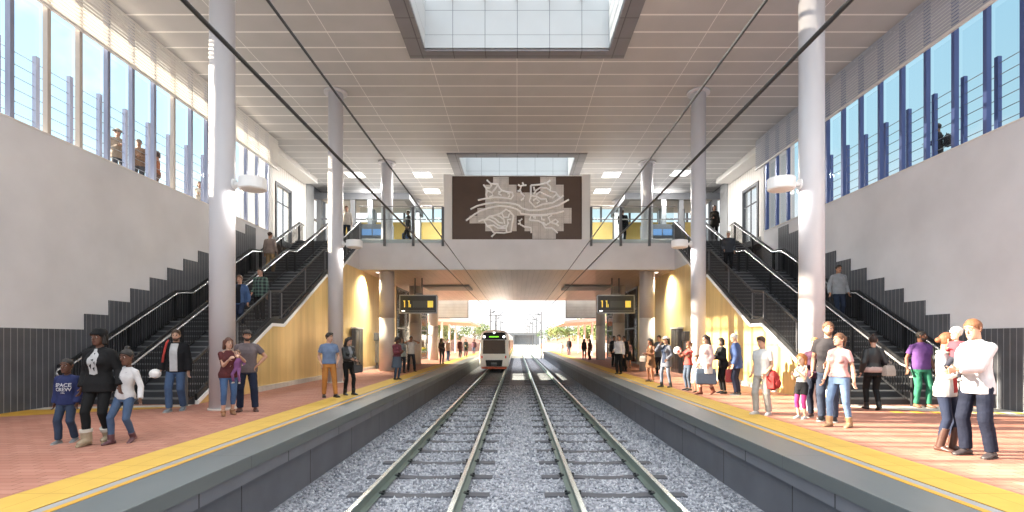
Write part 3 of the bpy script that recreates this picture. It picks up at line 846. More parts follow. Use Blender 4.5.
TORSO = {'m': [(.80,.10,.085,.0),(.86,.160,.104,.008),(.93,.170,.112,.010),(1.03,.156,.104,.002),(1.13,.154,.106,-.004),(1.24,.170,.116,-.006),(1.31,.172,.112,.0),(1.365,.158,.096,.008),(1.405,.122,.080,.012),(1.44,.078,.066,.014),(1.465,.058,.058,.014),(1.49,.054,.054,.014)],
         'f': [(.80,.10,.085,.0),(.86,.166,.106,.010),(.93,.170,.112,.012),(1.03,.134,.092,.002),(1.10,.122,.086,.0),(1.20,.140,.098,-.004),(1.27,.146,.102,-.004),(1.345,.136,.086,.006),(1.39,.104,.07,.012),(1.435,.060,.055,.014),(1.48,.047,.047,.014)]}

def hand(mb, w, d, thumb, side, curl=.35, spread=1.0, k=1.0):
    """palm, four fingers and a thumb: w wrist, d finger direction, thumb = side the thumb is on"""
    d = V(d).normalized(); t = V(thumb) - d*V(thumb).dot(d)
    t = t.normalized() if t.length > 1e-4 else d.orthogonal().normalized()
    n = d.cross(t)*side                      # palm side
    pc = w + d*.05*k
    rings = []
    for u, hw, th in ((-.012, .022, .019), (.015, .030, .017), (.055, .040, .015), (.088, .041, .013), (.098, .034, .009)):
        c = w + d*u*k
        rings.append([c + t*hw*k*math.cos(a) + n*th*k*math.sin(a) for a in [2*pi*i/10 for i in range(10)]])
    mb.loft(rings)
    for off, ln in ((.030, .072), (.0105, .080), (-.0095, .075), (-.029, .058)):
        p = w + d*.088*k + t*off*k
        fd = (d + t*off*3.0*spread)
        fd.normalize()
        for seg, r0, r1 in ((.45, .0092, .0084), (.32, .0084, .0076), (.27, .0076, .0066)):
            fd = (fd*math.cos(curl) + n*math.sin(curl)).normalized()
            q = p + fd*ln*seg*k
            mb.cap(p, r0*k, q, r1*k, 8); p = q
    p = w + d*.022*k + t*.026*k
    fd = (d*.75 + t*.75 + n*.25).normalized()
    for ln, r0, r1 in ((.042, .0125, .0105), (.034, .0102, .0085)):
        q = p + fd*ln*k; mb.cap(p, r0*k, q, r1*k, 8); p = q; fd = (fd + d*.5 + n*.2).normalized()

def person(pos, H, yaw, label, sex='m', sk='D9A98C', lod=1, head=(0, 0, 0), lean=0, twist=0, side_lean=0,
           lh=None, rh=None, lpole=None, rpole=None, lcurl=.35, rcurl=.35, lthumb=None, rthumb=None,
           lf=None, rf=None, hs=1.0, fat=1.0, hair=('short', '2B1D16'), top=('tee', 'FFFFFF'), inner=None, bottom=('trousers', '2A3348', .0),
           shoe=('shoe', '222222'), hat=None, beard=None, collar=False, cat='person', group=None, extra=None, hip_drop=0):
    """pos = place of the feet; yaw 0 looks at the camera; l and r are the picture's left and right when facing the camera"""
    s = H/1.75
    chin = 1.75 - .235*hs; k = chin/1.515
    vb, vc = ((.0058, .0095), (.009, .013), (.015, .018))[lod]
    R = TORSO[sex]
    sgn = {'l': -1, 'r': 1}
    leanv, tw, sl = math.radians(lean), math.radians(twist), math.radians(side_lean)
    piv = V((0, 0, .95 - hip_drop))
    Tt = Matrix.Translation(piv) @ Matrix.Rotation(leanv, 4, 'X') @ Matrix.Rotation(sl, 4, 'Y') @ Matrix.Rotation(tw, 4, 'Z') @ Matrix.Translation(-V((0, 0, .95)))
    Th = Matrix.Translation(V((0, 0, -hip_drop)))
    def body_pt(p):
        u = min(max((p[2] - .88)/.22, 0), 1)
        a, b = Th @ V(p), Tt @ V(p)
        return a.lerp(b, u)
    # everything in k=1 units, scaled by S_ at the end
    K = s*k
    sc = lambda m: [tuple(V(p)*K) for p in m]
    shx = .172 if sex == 'm' else .148
    shx *= fat**.5
    sh = {q: Tt @ V((sgn[q]*shx, .012, 1.375)) for q in 'lr'}
    # head
    hy, hp, ht = [math.radians(a) for a in head]
    hb = Tt @ V((0, .012, 1.50))
    Hd = Matrix.Translation(hb) @ (Matrix.Rotation(tw*.5, 4, 'Z')) @ Matrix.Rotation(hy, 4, 'Z') @ Matrix.Rotation(hp, 4, 'X') @ Matrix.Rotation(ht, 4, 'Y') @ Matrix.Scale(hs/k, 4) @ Matrix.Translation(V((0, -.014, .118 + (.0 if hs < 1.1 else .0))))
    Hd = Hd @ Matrix.Translation(V((0, 0, .0)))
    # limbs
    A = {}
    for q in 'lr':
        g = sgn[q]; hv = (lh if q == 'l' else rh) or (.06, .02, -.525)
        pl = (lpole if q == 'l' else rpole) or (.35, -1.0, -.2)
        Rr = Tt.to_3x3()
        tgt = sh[q] + Rr @ V((g*hv[0], -hv[1], hv[2])); pole = Rr @ V((g*pl[0], -pl[1], pl[2]))
        el, wr = ik(sh[q], tgt, .285, .250, pole)
        tm = (lthumb if q == 'l' else rthumb) or (-.3, 1.0, .3)
        A[q] = (sh[q], el, wr, Rr @ V((g*tm[0], -tm[1], tm[2])))
    Lg = {}
    for q in 'lr':
        g = sgn[q]; ft = (lf if q == 'l' else rf) or (0.0, .0, 0.0, 6, 0)
        fx, ff, fz, fy, fpz = ft                       # out, forward, up, toe-out, heel lift
        hipj = Th @ V((g*.090, .005, .895))
        ank = V((g*(.095 + fx), .015 - ff, .085 + fz + .10*math.sin(math.radians(fpz))*.9))
        tw_f = Matrix.Rotation(math.radians(g*fy), 3, 'Z')
        kn, an = ik(hipj, ank, .420, .405, tw_f @ V((0, -1, .0)))
        Fm = Matrix.Translation(an) @ (Matrix.Rotation(math.radians(g*fy), 4, 'Z')) @ Matrix.Rotation(math.radians(fpz), 4, 'X')
        Lg[q] = (hipj, kn, an, Fm)
    fm = 1.0 if sex == 'm' else .88
    def torso(mb, off, z0, z1, n=22, flare=None, skirt=False):
        rings = []
        rows = [r for r in R if z0 < r[0] < z1 and not (skirt and r[0] < .86)]
        def at(z):
            for a, b in zip(R[:-1], R[1:]):
                if a[0] <= z <= b[0]:
                    u = (z - a[0])/(b[0] - a[0]); return tuple(x + (y - x)*u for x, y in zip(a, b))
            return R[0] if z < R[0][0] else R[-1]
        rows = [at(max(z0, .86))[0:0] or (z0, *at(max(z0, .86))[1:])] + rows + [(z1, *at(z1)[1:])]
        for z, rx, ry, yo in rows:
            fl = flare(z) if flare else 0
            e = 2.4
            pts = []
            for i in range(n):
                a = 2*pi*i/n; c, s_ = math.cos(a), math.sin(a)
                e = 2.35 if z < 1.2 else 2.35 - min(.35, (z - 1.2)*3)
                q = (abs(c)**e + abs(s_)**e)**(-1/e)
                f_ = fat if z < 1.35 else 1 + (fat - 1)*.4
                pts.append(body_pt((q*c*(rx*f_ + off + fl), yo + q*s_*(ry*f_ + off + fl), z)))
            rings.append(pts)
        mb.loft(rings)
        if sex == 'f' and z1 > 1.3 and z0 < 1.2 and hs < 1.15:
            for g in (-1, 1): mb.ball(body_pt((g*.066, -.078, 1.25)), .062 + off)
    # ---- body
    b = MB(); torso(b, -.004, .80, 1.485)
    nr = .055 if sex == 'm' else .046
    if hs > 1.1: nr *= .92
    b.cap(body_pt((0, .02, 1.40)), nr*1.12, Hd @ V((0, .022, -.045)), nr, 14)
    headloft(b, Hd)
    hq = hs/k
    b.cap(Hd @ V((0, -.087, .008)), .010*hq, Hd @ V((0, -.105, -.024)), .0145*hq, 8)
    for g in (-1, 1):
        e0 = Hd @ V((g*.077, .012, -.005)); b.cap(Hd @ V((g*.071, .008, -.022)), .012*hq, Hd @ V((g*.077, .016, .016)), .014*hq, 8)
        b.cap(Hd @ V((g*.012, -.080, .034)), .011*hq, Hd @ V((g*.052, -.068, .034)), .010*hq, 8)       # brow ridge
    b.cap(Hd @ V((-.018, -.083, -.060)), .010*hq, Hd @ V((.018, -.083, -.060)), .010*hq, 8)             # lips
    for q in 'lr':
        g = sgn[q]; s0, el, wr, tm = A[q]
        b.ball(s0, .047*fm); b.cap(body_pt((g*.045, .014, 1.43)), .034, s0, .043*fm, 10); b.cap(s0, .047*fm*fat**.5, el, .037*fm, 12)
        fd = wr - el; b.cap(el, .038*fm, el + fd*.35, .040*fm, 12); b.cap(el + fd*.3, .040*fm, wr, .026*fm, 12)
        hand(b, wr, fd, tm, -g, lcurl if q == 'l' else rcurl, k=.95*fm**.5*(1 if hs < 1.1 else .95))
        hj, kn, an, Fm = Lg[q]
        b.cap(hj, .080*fat**.5, kn, .052, 14)
        sd = an - kn; bk = Fm.to_3x3() @ V((0, 1, 0))
        b.cap(kn, .051, kn + sd*.33 + bk*.014, .054, 12); b.cap(kn + sd*.33 + bk*.014, .053, an, .035, 12)
        b.cap(an + Fm.to_3x3() @ V((0, .02, -.045)), .034, Fm @ V((g*.0, -.13, -.062)), .026, 10)
    b.v = sc(b.v)
    me = remesh(b, 'person', vb, [skin(sk), skin_lip(sk)], smooth=2 if lod < 2 else 1)
    # lips get a colour of their own
    if lod < 2:
        Hi = (Matrix.Scale(K, 4) @ Hd).inverted()
        co = np.empty(len(me.polygons)*3); me.polygons.foreach_get('center', co); co = co.reshape(-1, 3)
        Hn = np.array(Hi); lc = co @ Hn[:3, :3].T + Hn[:3, 3]
        mi = ((np.abs(lc[:, 0]) < .025) & (np.abs(lc[:, 2] + .060) < .0085) & (lc[:, 1] < -.07)).astype(np.int32)
        me.polygons.foreach_set('material_index', mi)
    me.polygons.foreach_set('use_smooth', [True]*len(me.polygons))
    root = bpy.data.objects.new('person', me); COL.objects.link(root)
    root.location = pos; root.rotation_euler = (0, 0, math.radians(yaw))
    tag(root, label, cat, group)
    def child(name, mb, mt, vox=None, smooth=3, bump=0.0, parent=None):
        mb.v = sc(mb.v)
        m = remesh(mb, name, vox or vc, [mt], smooth if lod < 2 else 2, bump)
        m.polygons.foreach_set('use_smooth', [True]*len(m.polygons))
        o = bpy.data.objects.new(name, m); COL.objects.link(o); o.parent = parent or root
        return o
    parts = {'root': root, 'K': K, 'Hd': Hd, 'A': A, 'Lg': Lg, 'Tt': Tt}
    # ---- eyes and brows
    if lod < 2:
        for g in (-1, 1):
            e = MB(); c = Hd @ V((g*.031, -.0745, .006)); e.ball(c, .0125*hq, n=10, m=8); e.v = sc(e.v)
            o = obj('eye', e, [MATS.get('eye white') or mat('eye white', 'B5AAA2', .5), MATS.get('iris') or mat('iris', '2A1B14', .2)], root, smooth=True)
            for p in o.data.polygons:
                d = (Hd.inverted() @ (p.center/K)) - V((g*.031, -.0745, .006))
                p.material_index = 1 if V((d.x, d.z)).length < .0095 and d.y < 0 else 0
            if hair[0] != 'none' and lod == 0:
                e = MB(); e.cap(Hd @ V((g*.015, -.090, .037)), .0055*hq, Hd @ V((g*.05, -.079, .038)), .004*hq, 6); e.v = sc(e.v)
                obj('eyebrow', e, hairm(hair[1] if hair[1] not in ('B9B4AE',) else 'B9B4AE'), root, smooth=True)
    # ---- hair
    if hair[0] != 'none':
        hk = hair[0]; h = MB(); t = MB()
        I = Matrix.Identity(4)
        inf = {'buzz': .005, 'short': .013, 'quiff': .014, 'curly': .03, 'long': .014, 'bob': .016, 'bun': .010, 'pony': .011, 'wavy': .02}[hk]
        headloft(t, I, inf)
        nv = V((0, .15, .17)).normalized()
        t = cut(t, [(V((0, -.085, .062)), nv)]) if hk not in ('bob', 'long', 'wavy') else cut(t, [(V((0, -.083, .064)), V((0, .17, .15)).normalized())])
        h.v, h.f, h.m = t.v, t.f, t.m
        if hk == 'quiff':
            h.cap((-.03, -.06, .10), .028, (.03, -.065, .105), .03); h.cap((-.03, .0, .11), .025, (.03, .0, .112), .025)
        if hk == 'curly':
            rr = random.Random(3)
            for i in range(26):
                a = rr.uniform(-.3, pi + .3); z = rr.uniform(-.06, .11)
                h.ball((.085*math.cos(a)*(1 - max(0, z)*3), .02 + .09*math.sin(a), z), .032)
        if hk in ('long', 'wavy'):
            ln = hair[2] if len(hair) > 2 else .2
            for x in (-.045, 0, .045): h.cap((x, .075, .03), .05, (x*1.25, .105, -ln), .038)
            for g in (-1, 1):
                h.cap((g*.070, .015, .045), .026, (g*.085, .035, -.07), .030); h.cap((g*.085, .035, -.07), .03, (g*.085, .045, -ln*.92), .024)
        if hk == 'bob':
            for g in (-1, 1): h.cap((g*.070, .0, .045), .026, (g*.078, .01, -.085), .03)
            for x in (-.04, 0, .04): h.cap((x, .075, .03), .045, (x, .085, -.09), .035)
        if hk == 'bun': h.ball((0, .055 if len(hair) < 3 else hair[2], .125 if len(hair) < 4 else hair[3]), .042)
        if hk == 'pony': h.ball((0, .112, .045), .028); h.cap((0, .13, .04), .028, (0, .125, -.12), .016)
        h.v = [tuple(Hd @ V(p)) for p in h.v]
        parts['hair'] = child('hair', h, hairm(hair[1]), vox=vc*.75, smooth=2, bump=.006 if lod < 2 else 0)
    if beard:
        t = MB(); headloft(t, Matrix.Identity(4), .0045)
        t = cut(t, [(V((0, -.06, -.052)), V((0, .35, -1)).normalized()), (V((0, .0, 0)), V((0, -1, -.0)))])
        t.v = [tuple(Hd @ V(p)) for p in t.v]
        child('beard', t, hairm(beard), vox=vc*.7, smooth=1)
    if hat:
        t = MB(); hc = hat[1]
        headloft(t, Matrix.Identity(4), .022)
        if hat[0] == 'beanie': t = cut(t, [(V((0, -.09, .045)), V((0, .10, .19)).normalized())])
        else: t = cut(t, [(V((0, -.09, .05)), V((0, .03, .19)).normalized())])
        if hat[0] == 'beanie': t.ball((0, .03, .06), .096, .115, .085)
        if hat[0] == 'cap':
            t.add([(-.07,-.08,.052),(.07,-.08,.052),(.055,-.165,.036),(-.055,-.165,.036),(-.07,-.08,.066),(.07,-.08,.066),(.055,-.165,.048),(-.055,-.165,.048)], [(0,3,2,1),(4,5,6,7),(0,1,5,4),(1,2,6,5),(2,3,7,6),(3,0,4,7)])
        if hat[0] == 'brim':
            t.loft([[V((.15*math.cos(a), .005 + .165*math.sin(a), z)) for a in [2*pi*i/20 for i in range(20)]] for z in (.045, .06)])
        t.v = [tuple(Hd @ V(p)) for p in t.v]
        child('hat' if hat[0] != 'cap' else 'cap', t, cloth(hc), vox=vc*.75, smooth=2)
    # ---- tops
    def garment(kind, col, name, off, z0, sleeve, z1=1.455, flare=None, open_w=0, bump=.008):
        g_ = MB(); torso(g_, off, z0, z1, flare=flare, skirt=True)
        for q in 'lr':
            s0, el, wr, tm = A[q]
            ro = off*1.15
            if sleeve == 'none': continue
            g_.ball(s0, .046*fm + ro); g_.cap(body_pt((sgn[q]*.045, .014, 1.425)), .034 + off*.8, s0, .044*fm + ro, 10)
            if sleeve == 'short':
                e2 = s0 + (el - s0)*.62
                g_.cyl(s0, e2, (.047*fm + ro), (.049*fm + ro), 14)
            else:
                g_.cap(s0, .050*fm + ro, el, .042*fm + ro, 12)
                e2 = el + (wr - el)*(.96 if sleeve == 'long' else .35)
                g_.cyl(el, e2, .045*fm + ro, (.036*fm + ro) if sleeve == 'long' else (.044*fm + ro), 12)
        return child(name, g_, col, bump=bump if lod < 2 else 0)
    tk, tc_ = top[0], cloth(top[1]) if top[0] != 'leather' else leather(top[1])
    zh = {'tee': .86, 'polo': .86, 'long': .85, 'sweater': .83, 'shirt': .80, 'jacket': .84, 'leather': .93, 'coat': .70, 'blazer': .76, 'vest': .88, 'tank': .88, 'crop': .97, 'dress': .55, 'cardigan': .72}[tk]
    if len(top) > 2: zh = top[2]
    off = {'tee': .014, 'polo': .014, 'long': .012, 'sweater': .026, 'shirt': .018, 'jacket': .028, 'leather': .024, 'coat': .026, 'blazer': .028, 'vest': .022, 'tank': .010, 'crop': .012, 'dress': .012, 'cardigan': .020}[tk]
    slv = {'tee': 'short', 'polo': 'short', 'vest': 'none', 'tank': 'none', 'dress': 'none'}.get(tk, 'long')
    nm = {'tee': 't_shirt', 'polo': 't_shirt', 'long': 'top', 'sweater': 'sweater', 'shirt': 'shirt', 'jacket': 'jacket', 'leather': 'jacket', 'coat': 'coat', 'blazer': 'blazer', 'vest': 'waistcoat', 'tank': 'vest_top', 'crop': 'top', 'dress': 'dress', 'cardigan': 'cardigan'}[tk]
    fl = None
    if zh < .80: fl = lambda z: max(0, (.90 - z))*.16
    elif tk in ('sweater', 'shirt', 'tee'): fl = lambda z: max(0, (1.02 - z))*.07
    parts['top'] = garment(tk, tc_, nm, off, zh, slv, 1.455 if tk not in ('tank', 'dress') else 1.37, fl)
    if tk in ('tank', 'dress'):
        g_ = MB()
        for g in (-1, 1):
            pts = [body_pt((g*.085, -.085, 1.35)), body_pt((g*.085, -.03, 1.435)), body_pt((g*.085, .06, 1.425)), body_pt((g*.085, .105, 1.34))]
            for a, c in zip(pts[:-1], pts[1:]): g_.cap(a, .02, c, .02, 8)
        child('shoulder_strap', g_, tc_)
    if inner:     # shirt front showing through an open jacket: (colour, half width, hem)
        ic, iw, iz = inner
        t = MB(); torso(t, off + .009, max(iz, zh), 1.45, flare=fl, skirt=True)
        ax = (Tt.to_3x3() @ V((1, 0, 0)))
        c0 = Tt @ V((0, 0, 1.1))
        t = cut(t, [(c0 - ax*iw, ax), (c0 + ax*iw, -ax), (Tt @ V((0, -.05, 1.1)), Tt.to_3x3() @ V((0, -1, 0)))])
        child('shirt_front', t, cloth(ic), smooth=1)
        if zh > iz + .03 or True:
            pass
    if collar:
        g_ = MB()
        for a in range(-7, 8):
            an_ = a/7*2.6
            p = V((.066*math.sin(an_)*fm, .012 - .066*math.cos(an_)*fm, 1.465)); g_.cap(body_pt(tuple(p)), .016, body_pt((p.x*1.15, p.y*1.12 + .0, 1.44)), .018, 6)
        child('collar', g_, cloth(collar) if isinstance(collar, str) else tc_, vox=vc*.8)
    # ---- bottoms
    bk_, bc = bottom[0], bottom[1]; wide = bottom[2] if len(bottom) > 2 else 0
    bm_ = cloth(bc)
    if bk_ in ('trousers', 'leggings', 'shorts', 'capri'):
        base = {'leggings': .006, 'capri': .008}.get(bk_, .016); g_ = MB()
        torso(g_, base*.7, .80, 1.04)
        for q in 'lr':
            hj, kn, an, Fm = Lg[q]; sd = an - kn
            g_.cap(hj, .086*fat**.5 + base*.6, kn, .056 + base + wide*.4, 14)
            if bk_ == 'shorts':
                continue
            endu = {'trousers': 1.0, 'leggings': .97, 'capri': .62}[bk_]
            bkv = Fm.to_3x3() @ V((0, 1, 0))
            m1 = kn + sd*.35 + bkv*.012
            g_.cap(kn, .055 + base + wide*.4, m1, .056 + base*.7 + wide*.6, 12)
            g_.cyl(m1, kn + sd*endu, .055 + base*.7 + wide*.6, .041 + base*.9 + wide, 14)
        if bk_ == 'shorts':
            g_ = MB(); torso(g_, .012, .80, 1.04)
            for q in 'lr':
                hj, kn, an, Fm = Lg[q]; g_.cyl(hj, hj + (kn - hj)*.55, .095, .092, 14); g_.ball(hj, .095)
        parts['bottom'] = child('trousers' if bk_ in ('trousers', 'capri') else bk_, g_, bm_, bump=.010 if bk_ == 'trousers' and lod < 2 else .003 if lod < 2 else 0)
    elif bk_ == 'skirt':
        g_ = MB(); z0 = wide or .55
        torso(g_, .014, z0, 1.05, flare=lambda z: max(0, .9 - z)*.14, skirt=True)
        parts['bottom'] = child('skirt', g_, bm_, bump=.006 if lod < 2 else 0)
        if len(bottom) > 3:
            g_ = MB()
            for q in 'lr':
                hj, kn, an, Fm = Lg[q]; g_.cap(hj, .084, kn, .060, 12); g_.cyl(kn, an, .062, .042, 12)
            child('leggings', g_, cloth(bottom[3]))
    if extra and 'leggings' in extra:
        g_ = MB()
        for q in 'lr':
            hj, kn, an, Fm = Lg[q]; g_.cyl(hj, kn, .085, .060, 12); g_.ball(kn, .06); g_.cyl(kn, kn + (an - kn)*.45, .06, .060, 12)
        child('leggings', g_, cloth(extra['leggings']))
    # ---- shoes
    skd, scol = shoe[0], shoe[1]
    for q in 'lr':
        hj, kn, an, Fm = Lg[q]; g_ = MB()
        rings = []
        for y, hw, h in ((.078, .022, .052), (.065, .036, .078), (.02, .041, .098), (-.035, .044, .088), (-.085, .049, .064), (-.135, .046, .050), (-.168, .034, .040), (-.182, .015, .026)):
            r = []
            for i in range(12):
                a = 2*pi*i/12; c, s_ = math.cos(a), math.sin(a)
                r.append(Fm @ V((hw*c*(1.0 if s_ > -.3 else .95), y, -.085 + h*.42 + (h*.58*s_ if s_ > 0 else h*.42*s_))))
            rings.append(r)
        g_.loft(rings)
        up = (kn - an).normalized()
        if skd in ('boot', 'ugg'):
            hh = shoe[2] if len(shoe) > 2 else .17
            g_.cyl(an - up*.03, an + up*hh, .052 if skd == 'boot' else .068, .060 if skd == 'boot' else .074, 14)
            if skd == 'ugg': g_.ball(Fm @ V((0, -.06, -.03)), .058, .12, .05)
        if skd == 'heel':
            g_.cyl(Fm @ V((0, .06, -.07)), Fm @ V((0, .06, -.085)), .022, .018, 8)
        g_.v = sc(g_.v)
        m = remesh(g_, 'shoe', vc*.75, [leather(scol)], 2)
        m.polygons.foreach_set('use_smooth', [True]*len(m.polygons))
        o = bpy.data.objects.new('boot' if skd in ('boot', 'ugg') else 'shoe', m); COL.objects.link(o); o.parent = root
        if skd == 'shoe' and lod == 0:
            sl_ = MB(); rr = []
            for y, hw in ((.082, .020), (.066, .040), (.02, .044), (-.035, .047), (-.085, .052), (-.135, .049), (-.170, .036), (-.185, .014)):
                rr.append([Fm @ V((x*hw, y, z)) for x, z in ((-1, -.087), (1, -.087), (1, -.066), (-1, -.066))])
            sl_.loft(rr); sl_.v = sc(sl_.v); obj('sole', sl_, leather(shoe[2] if len(shoe) > 2 and isinstance(shoe[2], str) else 'D8D5D0'), o)
        if skd == 'ugg':
            c_ = MB(); c_.cyl(an + up*(hh - .045), an + up*hh, .083, .083, 14); c_.v = sc(c_.v); obj('fleece_cuff', c_, cloth('E6DED0'), o)
    return parts
def skin_lip(sk):
    c = [int(sk[i:i+2], 16) for i in (0, 2, 4)]
    h = '%02X%02X%02X' % (int(c[0]*.86), int(c[1]*.66), int(c[2]*.66))
    return skin(h)

def print_on(parts, me_name, mb, y_far, mt, label=None):
    """lay a flat shape (x, z in metres on the person) on the front of the top garment"""
    top = parts['top']; bvh = BVHTree.FromPolygons([v.co for v in top.data.vertices], [p.vertices for p in top.data.polygons])
    vs = []
    for x, z in mb.v2:
        loc, nrm, _, _ = bvh.ray_cast(V((x, -1, z)), V((0, 1, 0)))
        if loc is None: loc = V((x, y_far, z))
        vs.append((x, loc.y - .004, z))
    me = bpy.data.meshes.new(me_name); me.from_pydata(vs, [], mb.f2); me.materials.append(mt); me.update()
    o = bpy.data.objects.new(me_name, me); COL.objects.link(o); o.parent = top
    sol = o.modifiers.new('thickness', 'SOLIDIFY'); sol.thickness = .002
    if label: o['label'] = label
    return o
class Flat: pass
def text_shape(txt, size, x, z, bold=.0):
    c = bpy.data.curves.new('t', 'FONT'); c.body = txt; c.size = size; c.align_x = 'CENTER'; c.align_y = 'CENTER'; c.offset = bold; c.resolution_u = 2
    o = bpy.data.objects.new('t', c); COL.objects.link(o)
    dg = bpy.context.evaluated_depsgraph_get(); me = bpy.data.meshes.new_from_object(o.evaluated_get(dg))
    f = Flat(); f.v2 = [(v.co.x + x, v.co.y + z) for v in me.vertices]; f.f2 = [tuple(p.vertices) for p in me.polygons]
    bpy.data.objects.remove(o); bpy.data.meshes.remove(me)
    return f
def poly_shape(polys, x, z, sc_):
    """filled outlines, split into small triangles so they follow the cloth"""
    import bmesh
    f = Flat(); f.v2 = []; f.f2 = []
    for po in polys:
        bm = bmesh.new(); vs = [bm.verts.new((a*sc_ + x, c*sc_ + z, 0)) for a, c in po]; bm.faces.new(vs)
        bmesh.ops.triangulate(bm, faces=bm.faces[:]); bmesh.ops.subdivide_edges(bm, edges=bm.edges[:], cuts=3, use_grid_fill=True)
        bm.verts.index_update(); b0 = len(f.v2)
        f.v2 += [(v.co.x, v.co.y) for v in bm.verts]; f.f2 += [tuple(v.index + b0 for v in fc.verts) for fc in bm.faces]; bm.free()
    return f
def step_z(Y):
    y = 12.9; z = 0
    for fl in range(3):
        if Y < y: return z
        if Y < y + 4.0: return z + (int((Y - y)/T14) + 1)*R14
        y += 4.8; z += 2.2
    return 6.6
WALK = dict(lf=(-.02, .20, 0, 4, 0), rf=(-.02, -.20, .0, 4, 24), hip_drop=.02)
WALK2 = dict(rf=(-.02, .20, 0, 4, 0), lf=(-.02, -.20, .0, 4, 24), hip_drop=.02)
POCK = (.05, .07, -.47)
TB = (-.2, .4, 1)

# --- near group on the train-side platform
p = person(floor_at(67, 442.5), 1.33, 8, 'boy in a navy sweatshirt with white lettering walking beside a woman in black', sk='6A4534', lod=0, hs=1.28, hair=('buzz', '1C1512'),
    top=('sweater', '2A3468'), bottom=('trousers', '3A4A66', .012), shoe=('shoe', '8A8C90'), lf=(0, .12, 0, 5, 0), rf=(0, -.08, 0, 5, 12), hip_drop=.01, rh=(.05, .05, -.52))
K = p['K']
t1 = text_shape('SPACE', .078, 0, 1.24*K, .001); t2 = text_shape('CREW', .078, 0, 1.24*K - .068, .001); t3 = text_shape('1996', .03, 0, 1.24*K - .122)
for t_ in (t1, t2, t3): print_on(p, 'lettering', t_, -.15, cloth('E4E4E8'))
p = person(floor_at(99, 443.5), 1.80, 6, 'woman in a black sweater and beanie walking between two children', sex='f', sk='6B4534', lod=0, hair=('bob', '17110F'), hat=('beanie', '17181B'),
    top=('sweater', '1C1D20', .80), bottom=('leggings', '18191C'), shoe=('ugg', 'B8A384', .16), lf=(-.02, .16, 0, 6, 0), rf=(.0, -.05, 0, 6, 10), hip_drop=.02, lh=(.04, .08, -.51), rh=(.16, .05, -.49), head=(-8, 4, 0), fat=1.1)
K = p['K']
fig = poly_shape([[(-.3,1.0),(-.12,1.3),(-.1,1.6),(.15,1.62),(.2,1.3),(.42,1.05),(.5,.3),(.35,-.1),(.4,-.9),(.1,-1.05),(-.35,-.95),(-.42,.1),(-.45,.6)]], 0, 1.19*K, .15)
print_on(p, 'printed_figure', fig, -.2, cloth('C9C9CC'))
holes = poly_shape([[(-.15,.5),(.1,.6),(.05,.35)], [(.15,.2),(.3,.35),(.28,.0)], [(-.3,-.1),(-.1,.1),(-.15,-.5)], [(.0,-.35),(.2,-.2),(.15,-.7)], [(-.02,1.15),(.1,1.2),(.08,1.0)]], 0, 1.19*K, .15)
hh_ = print_on(p, 'print_shading', holes, -.2, cloth('2C2D30')); hh_.location.y = -.004
p = person(floor_at(125, 442.5), 1.50, -4, 'girl in a white long-sleeved top and jeans walking with her arms out', sex='f', sk='6B4534', lod=0, hs=1.18, hair=('bun', '17110F', .03, .135),
    top=('long', 'E2E0E2'), bottom=('leggings', '4A6488'), shoe=('boot', '6E4048', .10), lf=(.04, .17, 0, 8, 0), rf=(.0, -.06, 0, 10, 14), hip_drop=.035, lh=(.17, .04, -.49), rh=(.22, .08, -.47), side_lean=7, head=(-6, 6, -4))
K = p['K']
print_on(p, 'printed_sketch', poly_shape([[(-.2,.6),(-.1,.62),(-.05,.2),(-.12,.2)], [(-.3,.1),(.1,.2),(.12,.12),(-.25,.0)], [(-.05,-.1),(.02,-.1),(.1,-.5),(.02,-.5)], [(.55,.75),(.8,.8),(.8,.74)]], 0, 1.22*K, .11), -.2, cloth('8C8A90'))
p = person(floor_at(176, 411), 1.85, 12, 'bearded man in an open black jacket and jeans carrying a white helmet', sk='D3A48A', lod=0, hair=('short', '4A3424'), beard='4A3424',
    top=('jacket', '212226'), inner=('D9DBDE', .075, .86), bottom=('trousers', '4C6A94', .008), shoe=('shoe', '8D949C'), head=(8, 0, 0), lf=(-.01, .14, 0, 6, 0), rf=(0, -.1, 0, 6, 12), hip_drop=.01, lh=(.10, .06, -.50), rh=(.08, .04, -.52), lcurl=.6, collar=True)
R0 = p['root']
g = MB(); g.v = []; 
for a, c in [((-.10, -.165, 1.43), (-.19, -.165, 1.05))]:
    g.loft([[V((x + dx, y, z)) for dx, y in ((-.018, y0 - .006), (.018, y0 - .006), (.018, y0 + .02), (-.018, y0 + .02))] for (x, y0, z) in ((-.105, -.095, 1.53), (-.125, -.135, 1.47), (-.15, -.150, 1.35), (-.18, -.155, 1.2), (-.205, -.14, 1.05))])
g.v = [tuple(V(q)*1.05) for q in g.v]
obj('red_strap', g, cloth('C8372E'), R0)
b = MB(); hp_ = R0.matrix_basis @ (p['A']['l'][2]*p['K']); b.ball((0, 0, 0), .115, .125, .105, 24, 14)
o = obj('safety_helmet', b, mat('helmet white', 'E6E6E6', .3), smooth=True); o.location = hp_ + V((-.08, -.06, -.06)); tag(o, 'white helmet held by the bearded man in the black jacket', 'helmet')
b = MB(); b.ball((0, .0, .0), .10, .125, .018, 24, 6); b.v = [(x, y - .03, z - .07) for x, y, z in b.v]; obj('brim', b, mat('helmet grey', 'C8C8CA', .4), o)

